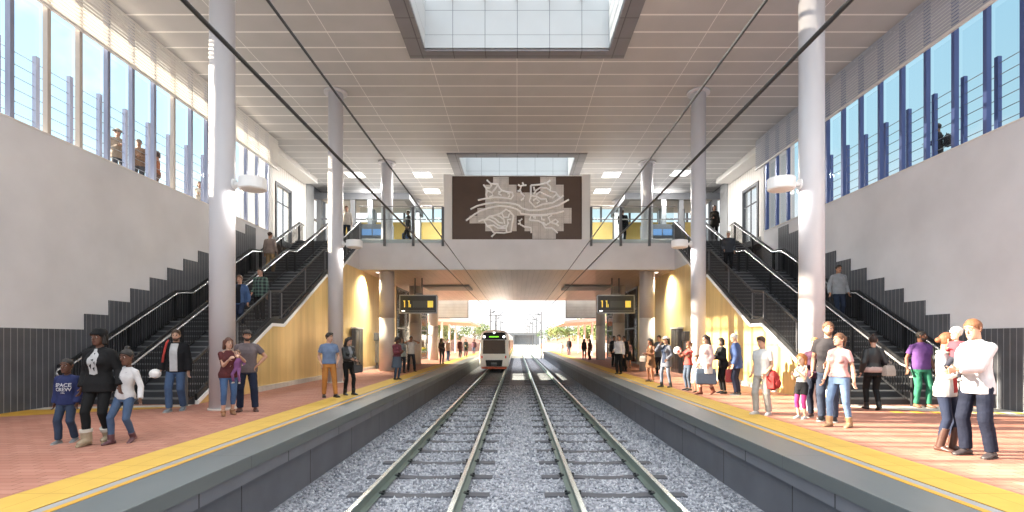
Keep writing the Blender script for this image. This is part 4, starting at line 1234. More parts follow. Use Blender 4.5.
p = person(floor_at(228.5, 415), 1.66, 42, 'woman in a maroon waistcoat and jeans holding up a baby beside the column', sex='f', sk='D8A88E', lod=0, hair=('long', '5A3426', .12), fat=1.08,
    top=('vest', '6A3034', .84), bottom=('capri', '4F74A8'), shoe=('boot', 'B07848', .03), lh=(-.10, .30, -.12), rh=(.0, .36, -.06), head=(10, 2, 0), lf=(.02, .05, 0, 8, 0), rf=(0, -.06, 0, 8, 0), lcurl=.7, rcurl=.7, extra=None)
for pr, py_ in ((p, 0),):
    g = MB(); 
    for q in 'lr':
        s0, el, wr, tm = p['A'][q]; g.cyl(s0, s0 + (el - s0)*.5, .062, .056, 14); g.ball(s0, .062)
    g.v = [tuple(V(v)*p['K']) for v in g.v]
    m = remesh(g, 'sleeve', .012, [cloth('D9A58C')], 2); 
    o = bpy.data.objects.new('short_sleeves', m); COL.objects.link(o); o.parent = p['root']; o.data.materials[0] = cloth('6A3034')
def held_child(pos, H, yaw, label, sk, topc, botc, hat=None, hair=('buzz', '6A4A30'), lean=0, **k):
    """small child with bent legs, carried"""
    return person(pos, H, yaw, label, sk=sk, lod=0 if k.pop('near', True) else 1, hs=1.55, hair=hair, hat=hat, top=('long', topc), bottom=('trousers', botc, .004), shoe=('shoe', k.pop('shoec', 'D8C8C0')), lean=lean,
        lf=(.05, .14, .16, 10, 0), rf=(.05, .14, .14, 10, 0), hip_drop=0, **k)
bp_ = floor_at(240, 413.5); 
held_child(V((bp_.x + .06, bp_.y - .22, .62)), .78, 10, 'baby in a purple suit held up by the woman in the maroon waistcoat', 'DDB09A', '9A5C9C', '9A5C9C', lh=(.1, .1, -.3), rh=(.12, .12, -.28))
p = person(floor_at(247, 411), 1.84, 22, 'man in a grey t-shirt and black cap, one hand on his hip', sk='C89478', lod=0, hair=('short', '2A1D18'), hat=('cap', '17181B'), beard='3A2820',
    top=('tee', '7C6E72', .83), bottom=('trousers', '27324E', .012), shoe=('shoe', '6A3A2E', '4A2A22'), rh=(.03, .06, -.39), rpole=(1, -.5, 0), lh=(.03, .06, -.52), head=(12, 0, 0), lf=(.04, .0, 0, 8, 0), rf=(.07, .08, 0, 14, 0), fat=1.12)

# --- waiting along the train-side platform
person(floor_at(329, 397), 1.81, 28, 'man in a blue t-shirt and mustard trousers with hands in his pockets', sk='D6A486', lod=0, hair=('quiff', '1F1713'), top=('tee', '7690B8', .90), bottom=('trousers', 'D4882C', .0),
    shoe=('shoe', '2A2624', '2A2624'), lh=(.03, .06, -.47), rh=(.03, .10, -.46), lpole=(.6, -1, 0), rpole=(.6, -1, 0), head=(42, 0, 0), lf=(.03, -.03, 0, 4, 0), rf=(.06, .16, 0, 22, 0))
p = person(floor_at(348.5, 395), 1.70, 48, 'woman with long dark hair in a black leather jacket and leggings by the column', sex='f', sk='C99A80', lod=0, hair=('long', '1D1614', .17), top=('leather', '25272B', 1.0), inner=('9A9CA4', .05, .88), bottom=('leggings', '17181B'),
    shoe=('boot', '17181B', .12), lh=(-.08, .30, -.30), rh=(-.06, .28, -.33), head=(10, 14, 0), lf=(.0, -.02, 0, 6, 0), rf=(.02, .1, 0, 12, 0))
g = MB(); 
def bag(pos, w, d, h, col, label, yaw=0, handle=.12, name='handbag', grp=None):
    t = empty(name, pos, math.radians(yaw)); tag(t, label, 'bag', grp)
    b = MB(); b.loft([[V((x*w/2*f, y*d/2*f2, z)) for x, y in ((-1, -1), (1, -1), (1, 1), (-1, 1))] for z, f, f2 in ((0, .92, 1.0), (h*.1, 1.0, 1.1), (h*.7, .98, .9), (h, .9, .45))])
    obj('bag_body', b, leather(col), t, bevel=min(w, d)*.12)
    for sg in (-1, 1):
        b = MB(); b.tube([(-w*.22, sg*d*.25, h*.95), (-w*.2, sg*d*.1, h + handle*.7), (0, 0, h + handle), (w*.2, sg*d*.1, h + handle*.7), (w*.22, sg*d*.25, h*.95)], .009, 6); obj('handle', b, leather(col), t)
    return t
def wrist(p, q): return p['root'].matrix_basis @ (p['A'][q][2]*p['K'])
def tip(p, q): 
    s0, el, wr, tm = p['A'][q]; return p['root'].matrix_basis @ ((wr + (wr - el).normalized()*.09)*p['K'])
h_ = tip(p, 'r'); bag(h_ + V((.03, 0, -.33)), .27, .11, .22, '26262A', 'small black handbag held by the woman in the leather jacket', 40, .1)
p = person(floor_at(397, 379.7), 1.72, 55, 'woman with curly black hair in a maroon jacket and grey skirt on the yellow strip', sex='f', sk='6B4534', hair=('curly', '15100E'), top=('jacket', '7E3B48', .95), bottom=('skirt', '5A6A80', .50, '3F5878'), shoe=('shoe', '2A2A2E'), lh=(-.08, .28, -.24), rh=(-.1, .28, -.2), head=(6, 14, 0))
person(floor_at(402, 373), 1.72, 30, 'person in a grey checked top standing behind the woman with curly hair', sex='f', sk='B98A70', hair=('bob', '2A1D18'), top=('shirt', '9AA4A8'), bottom=('trousers', '24303F'), shoe=('shoe', '26262A'), lh=(-.05, .25, -.3), rh=(-.1, .3, -.1))
person(floor_at(411, 371.5), 1.80, 25, 'man in a white t-shirt holding both hands up to his face by the thick column', sk='B98468', hair=('short', '1D1512'), top=('tee', 'E6E4E2'), bottom=('trousers', '32343C', .01), shoe=('shoe', '2A2A2E'), lh=(-.06, .20, .14), rh=(-.04, .22, .14), lpole=(1, 0, -.4), rpole=(1, 0, -.4), lf=(.04, -.02, 0, 8, 0), rf=(.06, .12, 0, 16, 0))
far_l = [(441.7, 364, 1.74, 35, 'grey-brown jacket', 'jacket', '6A5A54', '6A5C52', 'long', 'f'), (447.8, 361.2, 1.72, 60, 'pale pink shirt and jeans', 'shirt', 'D9B8B0', '3F5478', 'short', 'm'), (460, 358.2, 1.76, 50, 'dark red coat', 'coat', '5E3038', '24242A', 'short', 'm'), (465.8, 357.2, 1.72, 20, 'dark green jacket', 'jacket', '3A4440', '2A2C34', 'bob', 'f'), (474, 354.8, 1.66, -10, 'plum jacket and blue jeans', 'jacket', '6A4454', '3F5478', 'short', 'm')]
for x, y, H, yw, d, tk, tc2, bc2, hr, sx_ in far_l:
    person(floor_at(x, y), H, yw, f'distant passenger in a {d} near the front of the train', sex=sx_, sk='A87A62', lod=2, hair=(hr, '231915'), top=(tk, tc2), bottom=('trousers', bc2), shoe=('shoe', '222226'), lh=(-.05, .22, -.3) if sx_ == 'f' else None)

# --- near group on the empty-track side
pm = person(floor_at(977, 456.5), 1.90, -78, 'tall man in a white shirt and navy jeans leaning in towards a small child', sk='D8A486', lod=0, hair=('short', '7A4A2A'), top=('shirt', 'E6E4EC', .80), bottom=('trousers', '161E36', .014), shoe=('shoe', '4A4042', '3A3234'),
    lean=4, lh=(-.14, .36, -.26), rh=(-.10, .40, -.24), head=(0, 12, 0), lf=(.02, .04, 0, 6, 0), rf=(.02, -.06, 0, 10, 0), lcurl=.6, rcurl=.6, collar=True, fat=.94)
pw = person(floor_at(946, 450.5), 1.72, 30, 'woman in a white cardigan and brown boots kissing the child she carries', sex='f', sk='D29A7A', lod=0, hair=('bun', '7A4A2C', .11, .0), top=('cardigan', 'DEDCDC', .80), inner=('C8323A', .055, .86), bottom=('leggings', '26304C'), shoe=('boot', '5A3A30', .27),
    lh=(-.06, .30, -.14), rh=(-.02, .34, -.12), head=(40, 6, 0), lf=(0, -.02, 0, 6, 0), rf=(.01, .05, 0, 8, 0), lcurl=.6, rcurl=.6)
g = MB()
for i in range(14):
    a = 2*pi*i/14; a2 = 2*pi*(i + 1)/14
    g.cap(pw['Tt'] @ V((.085*math.sin(a), .01 - .085*math.cos(a), 1.45)), .034, pw['Tt'] @ V((.085*math.sin(a2), .01 - .085*math.cos(a2), 1.45)), .034, 8)
g.cap(pw['Tt'] @ V((.02, -.10, 1.43)), .036, pw['Tt'] @ V((.03, -.15, 1.2)), .03, 8)
g.v = [tuple(V(v)*pw['K']) for v in g.v]; m = remesh(g, 'scarf', .011, [cloth('9FB0A8')], 2); o = bpy.data.objects.new('scarf', m); COL.objects.link(o); o.parent = pw['root']
cp = floor_at(957.5, 453.5)
held_child(V((cp.x, cp.y + .02, .98)), .80, -60, 'small child in a red jacket and white hat carried by the couple', 'E0B8A0', 'D0384A', '3A3A48', hat=('beanie', 'E6E4E4'), hair=('buzz', '8A6A4A'), lh=(.02, .16, -.18), rh=(.02, .16, -.2), head=(-20, 0, 0))
person(floor_at(921, 407.3), 1.83, -4, 'man in a purple t-shirt and green trousers at the foot of the stairs', sk='7A4E38', lod=0, hair=('buzz', '191210'), beard='191210', top=('polo', '6B3F8C', .86), bottom=('trousers', '2E8768', -.002), shoe=('shoe', '9A6A4C', '3A2A22'),
    head=(52, 0, 0), lh=(.12, .02, -.50), rh=(.06, .06, -.48), rf=(.04, .06, 0, 18, 0), fat=1.12, collar=True)
p = person(floor_at(873, 410), 1.74, 168, 'woman in a black jacket with a hair bun walking away towards the stairs', sex='f', sk='C99A80', lod=0, hair=('bun', '2A1D18', .06, .12), top=('leather', '232428', .98), inner=None, bottom=('trousers', '1B1C20', -.008), shoe=('boot', '17181B', .08),
    lf=(-.02, -.10, 0, 4, 20), rf=(-.02, .16, 0, 4, 0), hip_drop=.015, lh=(.04, .18, -.36), rh=(.08, .05, -.5), head=(-20, 4, 0))
g = MB(); g.loft([[V((x*rx, y*ry + .01, z)) for x, y in [(math.cos(2*pi*i/16), math.sin(2*pi*i/16)) for i in range(16)]] for z, rx, ry in ((.87, .205, .148), (.96, .195, .14), (1.0, .170, .115))]); g.v = [tuple(V(v)*p['K']) for v in g.v]; obj('shirt_hem', g, cloth('D8B8B0'), p['root'], smooth=True)
e_ = p['root'].matrix_basis @ (p['A']['l'][1]*p['K'])
bag(e_ + V((.06, -.02, -.30)), .30, .12, .24, 'C9BEB4', 'pale handbag on the arm of the woman walking to the stairs', 20, .1)
p = person(floor_at(801.5, 418.5), 1.33, -62, 'girl in a white vest top, black shorts and magenta leggings beside the column', sex='f', sk='E0B498', lod=0, hs=1.28, hair=('bob', 'B5713E'), top=('tank', 'ECE9E6', .90), bottom=('shorts', '2A2A30'), extra={'leggings': 'D8288C'}, shoe=('shoe', 'E2E0DE'),
    lh=(-.04, .26, -.12), rh=(-.06, .28, -.06), head=(6, 0, 0))
person(floor_at(815.5, 417.5), 1.66, -48, 'youth in a plum top and dark jeans resting a hand on the girl in shorts', sk='DDAE90', lod=0, hair=('short', '9A7044'), top=('long', '5C3650'), bottom=('trousers', '232A40', .002), shoe=('shoe', '4A2E2A'), lh=(.02, .34, -.20), rh=(.02, .32, -.26), head=(-6, 6, 0))
person(floor_at(828, 421), 1.97, -38, 'tall bearded man in a charcoal t-shirt standing behind the woman in pink', sk='D2A084', lod=0, hair=('short', '6A4630'), beard='6A4630', top=('tee', '3C383E', .85), bottom=('trousers', '39445C', .006), shoe=('shoe', '1E1E22'), lh=(.06, .06, -.5), rh=(-.16, .26, -.36), head=(14, 0, 0))
person(floor_at(839, 427), 1.74, -60, 'woman in a pink t-shirt and light jeans with tan boots looking towards the train', sex='f', sk='DBAA8E', lod=0, hair=('pony', '6A4630'), top=('tee', 'D9A5A5', .93), bottom=('leggings', '6A8AB4'), shoe=('boot', 'B08A62', .12), lh=(.06, .12, -.50), rh=(.10, -.02, -.52),
    lf=(.03, .10, 0, 10, 0), rf=(.03, -.10, 0, 6, 0), head=(-22, -4, 0))
p = person(floor_at(762, 414.5), 1.69, -58, 'man in a white t-shirt and pale trousers looking down the line', sk='D8A486', lod=0, hair=('quiff', '3A241C'), top=('tee', 'E8E6E4', .86), bottom=('trousers', 'C6C2BA', .012), shoe=('shoe', 'E0DEDA'), head=(-4, 12, 0), lh=(-.02, .14, -.45), rh=(-.02, .12, -.46), rf=(.02, -.06, 0, 14, 0), lf=(.02, .06, 0, 8, 0))
def backpack(pos, col, label, yaw):
    t = empty('backpack', pos, math.radians(yaw)); tag(t, label, 'bag')
    b = MB(); b.ball((0, 0, .2), .16, .11, .22, 16, 10); b.box(-.14, .14, -.08, .09, .03, .3); me = remesh(b, 'pack', .012, [cloth(col)], 4); obj('pack', me, [], t) if False else None
    o = bpy.data.objects.new('pack', me); COL.objects.link(o); o.parent = t
    b = MB(); b.ball((0, -.10, .14), .11, .05, .10, 14, 8); obj('front_pocket', b, cloth(col), t, smooth=True)
    for sg in (-1, 1):
        b = MB(); b.tube([(sg*.08, .09, .38), (sg*.09, .16, .25), (sg*.09, .12, .06)], .014, 6); obj('shoulder_strap', b, cloth('2A2A2E'), t)
    b = MB(); b.tube([(-.04, .03, .40), (0, .03, .45), (.04, .03, .40)], .01, 6); obj('grab_handle', b, cloth('2A2A2E'), t)
    return t
w_ = wrist(p, 'r'); backpack(w_ + V((.18, .04, -.34)), 'C8302E', 'red backpack hanging from the hand of the man in pale trousers', 40)
p = person(floor_at(737, 395), 1.80, -128, 'grey-haired man in a blue blazer facing away', sk='D0A084', lod=0, hair=('short', 'B9B4AE'), top=('blazer', '415C96', .76), bottom=('trousers', '222A44', .012), shoe=('shoe', '2A2A30', 'C8C8C8'), lean=6, head=(26, 10, 0), lh=(.0, .22, -.44), rh=(.06, .06, -.5), collar=True)
bag(V(floor_at(729, 394)) + V((0, -.12, .36)), .30, .12, .38, 'C8302E', 'red shopping bag held by the man in the blue blazer', -20, .14, 'shopping_bag')
p = person(floor_at(727, 394.5) + V((0, .3, 0)), 1.68, -85, 'woman in black standing behind the man in the blue blazer', sex='f', sk='D0A084', hair=('bob', '2A1D18'), top=('jacket', '24252A'), bottom=('leggings', '1A1B1E'), shoe=('shoe', '1A1B1E'), lh=(-.02, .36, -.20), rh=(-.02, .30, -.2), lean=8)
bag(tip(p, 'l') + V((-.06, -.03, -.56)), .34, .1, .46, '2E3038', 'dark shopping bag held out by the woman in black', 25, .12, 'shopping_bag')
p = person(floor_at(706, 394.3), 1.77, -66, 'woman in a pale pink coat carrying a large blue-grey bag', sex='f', sk='D8A88E', lod=0, hair=('long', '2A1A16', .22), top=('coat', 'E2C2C4', .80), inner=('E8E4E0', .05, .80), bottom=('skirt', 'E0DCD8', .62), shoe=('boot', '8A4A34', .13), lf=(.0, .14, 0, 6, 0), rf=(0, -.16, 0, 6, 16), hip_drop=.01, lh=(.0, .16, -.49), rh=(.04, .08, -.5), head=(0, 8, 0))
bag(V(floor_at(704, 394)) + V((0, -.16, .30)), .58, .16, .46, '5A6C84', 'large blue-grey tote bag carried by the woman in the pink coat', -8, .18, 'tote_bag')
person(floor_at(697, 392.5), 1.14, -60, 'small girl in a white patterned dress beside the woman in the pink coat', sex='f', sk='D8A88E', hs=1.35, hair=('bob', '5A3A26'), top=('dress', 'E4DEDA', .62), bottom=('none', 'FFFFFF'), shoe=('shoe', '2A2A2E'), lh=(.0, .14, -.4), rh=(.0, .2, -.3))
p = person(floor_at(688, 390.3), 1.57, -72, 'youth in a red t-shirt and jeans holding a white ball', sex='f', sk='C48A6A', lod=0, hair=('pony', '6A3A26'), top=('tee', 'D6463E', .90), bottom=('leggings', '55647C'), shoe=('shoe', '2A2A2E', '2A2A2E'), lh=(-.06, .38, -.08), rh=(-.06, .36, -.06), lean=-4, lcurl=.5, rcurl=.5)
bp2 = (tip(p, 'l') + tip(p, 'r'))/2
b = MB(); b.ball((0, 0, 0), .12, n=24, m=14); o = obj('ball', b, mat('ball white', 'E8E4E0', .4), smooth=True); o.location = bp2 + V((-.04, -.02, .03)); tag(o, 'white and red ball held by the youth in the red t-shirt', 'ball')
b = MB(); b.ball((.0, -.085, -.02), .05, .045, .05); b.ball((-.07, -.06, .05), .035); b.ball((.06, -.08, .05), .03); obj('red_patch', b, mat('ball red', 'D04A30', .4), o)
person(floor_at(666, 387.3), 1.73, -56, 'woman in a white hat and grey cardigan raising a hand to her face', sex='f', sk='B98A70', lod=0, hair=('long', '1D1614', .12), hat=('brim', 'D8D6D6'), top=('cardigan', '6E7280', .70), inner=('2E3A56', .07, .84), bottom=('leggings', '7A8498'), shoe=('boot', '3A3A42', .1), lh=(-.06, .20, .10), lpole=(.6, .3, -1), rh=(.02, .16, -.42), lf=(.02, .10, 0, 10, 0), rf=(.02, -.08, 0, 8, 0))
p = person(floor_at(650.5, 381.5), 1.68, -52, 'woman with long black hair in a brown dress on the yellow strip', sex='f', sk='9A6246', lod=0, hair=('long', '120E0D', .22), top=('dress', '7E5638', .56), bottom=('none', 'FFFFFF'), shoe=('heel', '5A3A2A'), lh=(-.06, .26, -.26), rh=(-.06, .28, -.28), head=(-4, 16, 0))
bag(tip(p, 'l') + V((-.04, -.02, -.32)), .26, .1, .24, '6A5A52', 'brown handbag held by the woman in the brown dress', -40, .09)
person(floor_at(659, 375.5), 1.82, -50, 'man in a dark grey shirt behind the woman in the white hat', sk='B98A70', hair=('short', '1D1512'), top=('shirt', '5A5E66'), bottom=('trousers', '1C1D22'), shoe=('shoe', '1C1D22'), lh=(-.02, .24, -.3))
person(floor_at(619, 374), 1.86, -40, 'man in a white shirt and black trousers in front of a group in dark suits', sk='B98A70', lod=1, hair=('short', '191412'), top=('shirt', 'E8E6EA', .90), bottom=('trousers', '17181C', .01), shoe=('shoe', '17181C'), lh=(-.02, .20, -.36), head=(-10, 0, 0))
person(floor_at(614, 367), 1.86, 20, 'man in an open dark jacket and grey shirt beside the white-shirted man', sk='A87A62', lod=1, hair=('short', '191412'), top=('jacket', '24262E'), inner=('A8B0BC', .05, .9), bottom=('trousers', '202228'), shoe=('shoe', '17181C'))
person(floor_at(624.2, 371.5), 1.82, -60, 'man in a black suit close behind the man in the white shirt', sk='A87A62', lod=1, hair=('short', '191412'), top=('blazer', '1C1D22'), bottom=('trousers', '17181C'), shoe=('shoe', '17181C'))
person(floor_at(628.5, 368.3), 1.62, -20, 'woman in a pink top and black skirt behind the men in dark suits', sex='f', sk='B98A70', lod=1, hair=('long', '231915', .12), top=('long', 'C89AA0'), bottom=('skirt', '1E1F24', .5), shoe=('shoe', '1E1F24'))
far_r = [(561.8, 353.6, 1.4, -20, 'pale shirt', 'shirt', 'DCD8D6', 'C0BCBA', 'short', 'm'), (569, 355.2, 1.8, -30, 'black jacket and blue jeans', 'jacket', '2A2A30', '3A4458', 'short', 'm'), (584.2, 359.2, 1.72, 10, 'dark top and grey trousers', 'long', '3A3034', '5A5450', 'long', 'f'), (589.8, 359.8, 1.70, -60, 'red-brown coat', 'coat', '6A3A30', '5A3430', 'long', 'f')]
for x, y, H, yw, d, tk, tc2, bc2, hr, sx_ in far_r:
    person(floor_at(x, y), H, yw, f'distant passenger in a {d} on the outer empty-track platform', sex=sx_, sk='A87A62', lod=2, hair=(hr, '231915'), top=(tk, tc2), bottom=('trousers', bc2), shoe=('shoe', '222226'))

# --- on the stairs and the upper floor
def on_stairs(x, y, down=True):
    """feet on two neighbouring steps"""
    z0 = step_z(y); return V((x, y, z0))
def stair_feet(y, H, down, s0=.0):
    za = step_z(y); f = 1 if down else -1
    k = 1.75/H
    zb = step_z(y - f*.22)
    return dict(lf=(0, .22, (zb - za)*k, 4, 0), rf=(0, -.03, 0, 4, 8), hip_drop=max(0, (za - zb))*k + .0)
person(on_stairs(-8.8, 16.5), 1.78, 8, 'man in an open blue denim shirt walking down the train-side stairs', sk='C99A80', lod=0, hair=('short', '6A4630'), top=('shirt', '4A6A9C', .82), inner=('1E1F26', .07, .86), bottom=('trousers', '2C3A58'), shoe=('shoe', '3A2A22'), rh=(.09, .06, -.5), **stair_feet(16.5, 1.78, True))
p = person(V((-8.52, 17.25, 2.2)), 1.80, -6, 'man in a dark green plaid shirt on the stair landing', sk='C99A80', lod=0, hair=('short', '2A1D18'), top=('shirt', '2E3A3C', .80), bottom=('trousers', '2A2A2E'), shoe=('shoe', '2A2A2E'), lh=(.02, .14, -.45), head=(-12, -6, 0))
pm_, N, Lk, bs = nt('plaid cloth')
tc = N.new('ShaderNodeTexCoord'); sx = N.new('ShaderNodeSeparateXYZ'); Lk.new(tc.outputs['Object'], sx.inputs[0])
o1 = stripe(N, Lk, sx.outputs[0], .11, .045); o2 = stripe(N, Lk, sx.outputs[2], .11, .045)
ad = N.new('ShaderNodeMath'); ad.operation = 'ADD'; Lk.new(o1, ad.inputs[0]); Lk.new(o2, ad.inputs[1]); dv = N.new('ShaderNodeMath'); dv.operation = 'MULTIPLY'; dv.inputs[1].default_value = .5; Lk.new(ad.outputs[0], dv.inputs[0])
rp = N.new('ShaderNodeValToRGB'); rp.color_ramp.elements[0].color = lin('25292E'); rp.color_ramp.elements[1].color = lin('5A7268'); Lk.new(dv.outputs[0], rp.inputs[0]); Lk.new(rp.outputs[0], bs.inputs['Base Color']); bs.inputs['Roughness'].default_value = .9
p['top'].data.materials[0] = pm_
person(V((-10.4, 21.9, 4.4)), 1.76, 176, 'man in a tan shirt and khaki trousers climbing the train-side stairs, seen from behind', sk='C99A80', lod=1, hair=('short', '4A2E20'), top=('shirt', 'A8948A', .82), bottom=('trousers', 'C2A070', .006), shoe=('shoe', '5A4030'), head=(-30, 0, 0), lh=(.12, .02, -.5), **{'lf': (0, .1, 0, 5, 0), 'rf': (0, -.12, 0, 5, 14)})
person(V((-8.75, 26.7, 6.61)), 1.88, 14, 'man in a cream shirt and dark jeans at the top of the train-side stairs', sk='C99A80', lod=1, hair=('short', '6A4630'), top=('shirt', 'DAD2C8', .82), bottom=('trousers', '2A3448'), shoe=('shoe', '3A2A22'), lh=(.06, .1, -.5))
p = person(V((-5.72, 27.3, 6.61)), 1.84, -70, 'man in a dark suit walking behind the bridge glass with a blue bag', sk='B98A70', lod=1, hair=('short', '4A3424'), top=('blazer', '4A423E', .76), inner=('E4E2E0', .05, .9), bottom=('trousers', '3A3432'), shoe=('shoe', '2A2422'), lf=(0, .24, 0, 4, 0), rf=(0, -.22, 0, 4, 24), hip_drop=.03)
bag(tip(p, 'l') + V((-.05, -.12, -.45)), .36, .14, .30, '4A6A9C', 'blue bag carried by the man in the dark suit on the bridge', 10, .1, 'travel_bag')
person(V((5.55, 27.3, 6.61)), 1.84, 160, 'man in a black suit standing with his back to the bridge glass', sk='B98A70', lod=1, hair=('short', '4A3424'), top=('blazer', '26272C', .76), bottom=('trousers', '1E1F24'), shoe=('shoe', '1E1F24'), rh=(-.08, .28, -.2), collar='E4E2E0')
person(V((10.42, 18.0 - 1.15, step_z(16.85))), 1.84, -6, 'man in a pale grey shirt walking down the stairs, empty-track side', sk='C08A6C', lod=0, hair=('short', '241914'), top=('shirt', 'A9AEB4', .84), bottom=('trousers', '2A3850'), shoe=('shoe', '2A2422'), lh=(.10, .04, -.5), rh=(.10, .04, -.5), collar=True, **stair_feet(16.85, 1.84, True))
person(V((8.82, 21.7, step_z(21.72))), 1.76, -20, 'white-haired man in a dark patterned shirt near the stair landing', sk='D0A084', lod=1, hair=('short', 'D8D4CE'), top=('shirt', '4A5058', .84), bottom=('trousers', '22242A'), shoe=('shoe', '22242A'), lh=(-.02, .16, -.44), rh=(.04, .1, -.5), fat=1.15, head=(0, 14, 0))
person(V((9.98, 26.3, step_z(26.3))), 1.82, -12, 'person in black at the top of the empty-track side stairs', sex='f', sk='A87A62', lod=1, hair=('bob', '231915'), top=('coat', '2A2826'), bottom=('trousers', '1E1E22'), shoe=('shoe', '1E1E22'), lh=(-.06, .24, -.3))
out = [(-13.2, 17.2, 1.84, 60, 'person in a brimmed sun hat and beige shirt', 'shirt', 'A08A78', '4A4A50', ('brim', 'A89684'), 'm'), (-13.2, 18.15, 1.86, 20, 'man in a brown jacket talking with crossed hands', 'jacket', '8A6A54', '4A4A50', None, 'm'), (-13.2, 19.05, 1.78, -60, 'person in an orange-brown jumper', 'long', 'A8643C', '6A4A3A', None, 'f'), (-13.8, 22.6, 1.74, 30, 'person in a cream top', 'long', 'C8BAA8', '8A7A70', None, 'f')]
for x, y, H, yw, d, tk, tc2, bc2, ht_, sx_ in out:
    person(V((x, y, 6.755)), H, yw, f'{d} outside the tall windows', sex=sx_, sk='A87A62', lod=1, hair=('short' if sx_ == 'm' else 'bob', '3A2820'), hat=ht_, top=(tk, tc2), bottom=('trousers', bc2), shoe=('shoe', '3A3230'), lh=(-.1, .24, -.22), rh=(-.1, .24, -.26))
p = person(V((13.5, 16.7, 6.755)), 1.80, -140, 'person in a dark coat with a rucksack outside the empty-track side windows', sk='8A6A54', lod=1, hair=('short', '231915'), top=('coat', '2E2C30'), bottom=('trousers', '2A2A30'), shoe=('shoe', '222226'), rh=(-.08, .26, -.2))
backpack(p['root'].location + V((.27*math.sin(math.radians(-140))*-1, .27*math.cos(math.radians(-140))*-1*-1, 0)) * V((1, 1, 1)) .length * 0 + p['root'].location + V((-.02, -.3, .95)) if False else p['root'].location + V((.17, -.2, .98)), '3A3A40', 'dark rucksack on the back of the person outside the empty-track side windows', 40)
# ================================================================ upper concourse behind the bridge
for s, side in ((-1, 'train-side'), (1, 'empty-track side')):
    t = empty('entry_frame', (0, 0, 0)); tag(t, f'grey steel portal frame with gates on the upper concourse, {side}', 'frame', 'portal frames of the upper concourse')
    b = MB(); sb(b, s, 6.5, 12.3, 31.4, 31.8, 10.1, 10.5); obj('front_beam', b, M['grey_dark'], t)
    b = MB(); sb(b, s, 6.5, 6.9, 31.8, 36.1, 10.1, 10.5); obj('side_beam', b, M['grey_dark'], t)
    b = MB(); sb(b, s, 6.9, 12.3, 31.8, 36.1, 10.42, 10.5); obj('canopy_roof', b, M['conc_grey'], t)
    for x, y in ((12.0, 31.6), (9.95, 31.6), (9.4, 34), (8.9, 31.6), (6.7, 35.6), (6.7, 33.5), (10.8, 34)):
        b = MB(); sb(b, s, x - .14, x + .14, y - .14, y + .14, ZF, 10.1); obj('post', b, M['steel'], t)
    b = MB(); sb(b, s, 8.9, 12.2, 31.58, 31.66, 8.9, 9.0); obj('cross_rail', b, M['grey_dark'], t)
    b = MB(); sb(b, s, 8.0, 12.2, 46.1, 46.2, ZF, ZF + .01); 
    t = empty('ticket_kiosk', (s*8.25, 29.9, ZF + .01)); tag(t, f'low white counter with lit blue panels on the upper concourse, {side}', 'kiosk')
    b = MB(); b.box(-1.1, 1.1, -.3, .3, 0, .75); obj('counter', b, M['off'], t)
    for k in range(2):
        b = MB(); b.box(-.6 + k*.65, -.02 + k*.65, -.34, -.3, .95, 1.3); obj('blue_panel', b, M['blue_lit'], t)
    b = MB(); b.box(-1.1, 1.1, -.25, .3, .75, 1.6); obj('upper_cabinet', b, M['grey_dark'], t)
    b = MB(); sb(b, s, 3.8, 12.3, 36.2, 36.4, ZF, 9.8)
    struct('wall_concourse_' + ('left' if s < 0 else 'right'), b, mat('yellow partition' + side, 'C9AC62', .55, var=.05), f'low yellow wall at the back of the upper concourse, {side}')
    b = MB()
    for k in range(5): sb(b, s, 3.8 + k*2.0, 3.92 + k*2.0, 36.2, 36.4, 9.8, ZC)
    for k in range(4): sb(b, s, 4.6 + k*2.1, 5.0 + k*2.1, 36.1, 36.2, ZF, 9.8)
    struct('window_rear_' + ('left' if s < 0 else 'right'), b, M['grey_dark'], f'window strip above the yellow concourse wall, {side}')
    b = MB(); sb(b, s, XB, XB + .15, 31.4, 37, ZF, ZF + .3); sb(b, s, XB, XB + .15, 31.4, 37, 10.5, ZC)
    for k in range(3): sb(b, s, XB, XB + .15, 31.4 + k*1.9, 31.55 + k*1.9, ZF, ZC)
    sb(b, s, XB, XB + .15, 31.4, 37, 8.9, 9.0)
    struct('window_side_' + ('left' if s < 0 else 'right'), b, M['grey_dark'], f'glazed side wall of the upper concourse, {side}')
b = MB(); b.box(-3.8, 3.8, 36.2, 36.4, ZF, ZC); struct('wall_concourse_rear', b, M['off'], 'pale rear wall of the upper concourse behind the shaft')

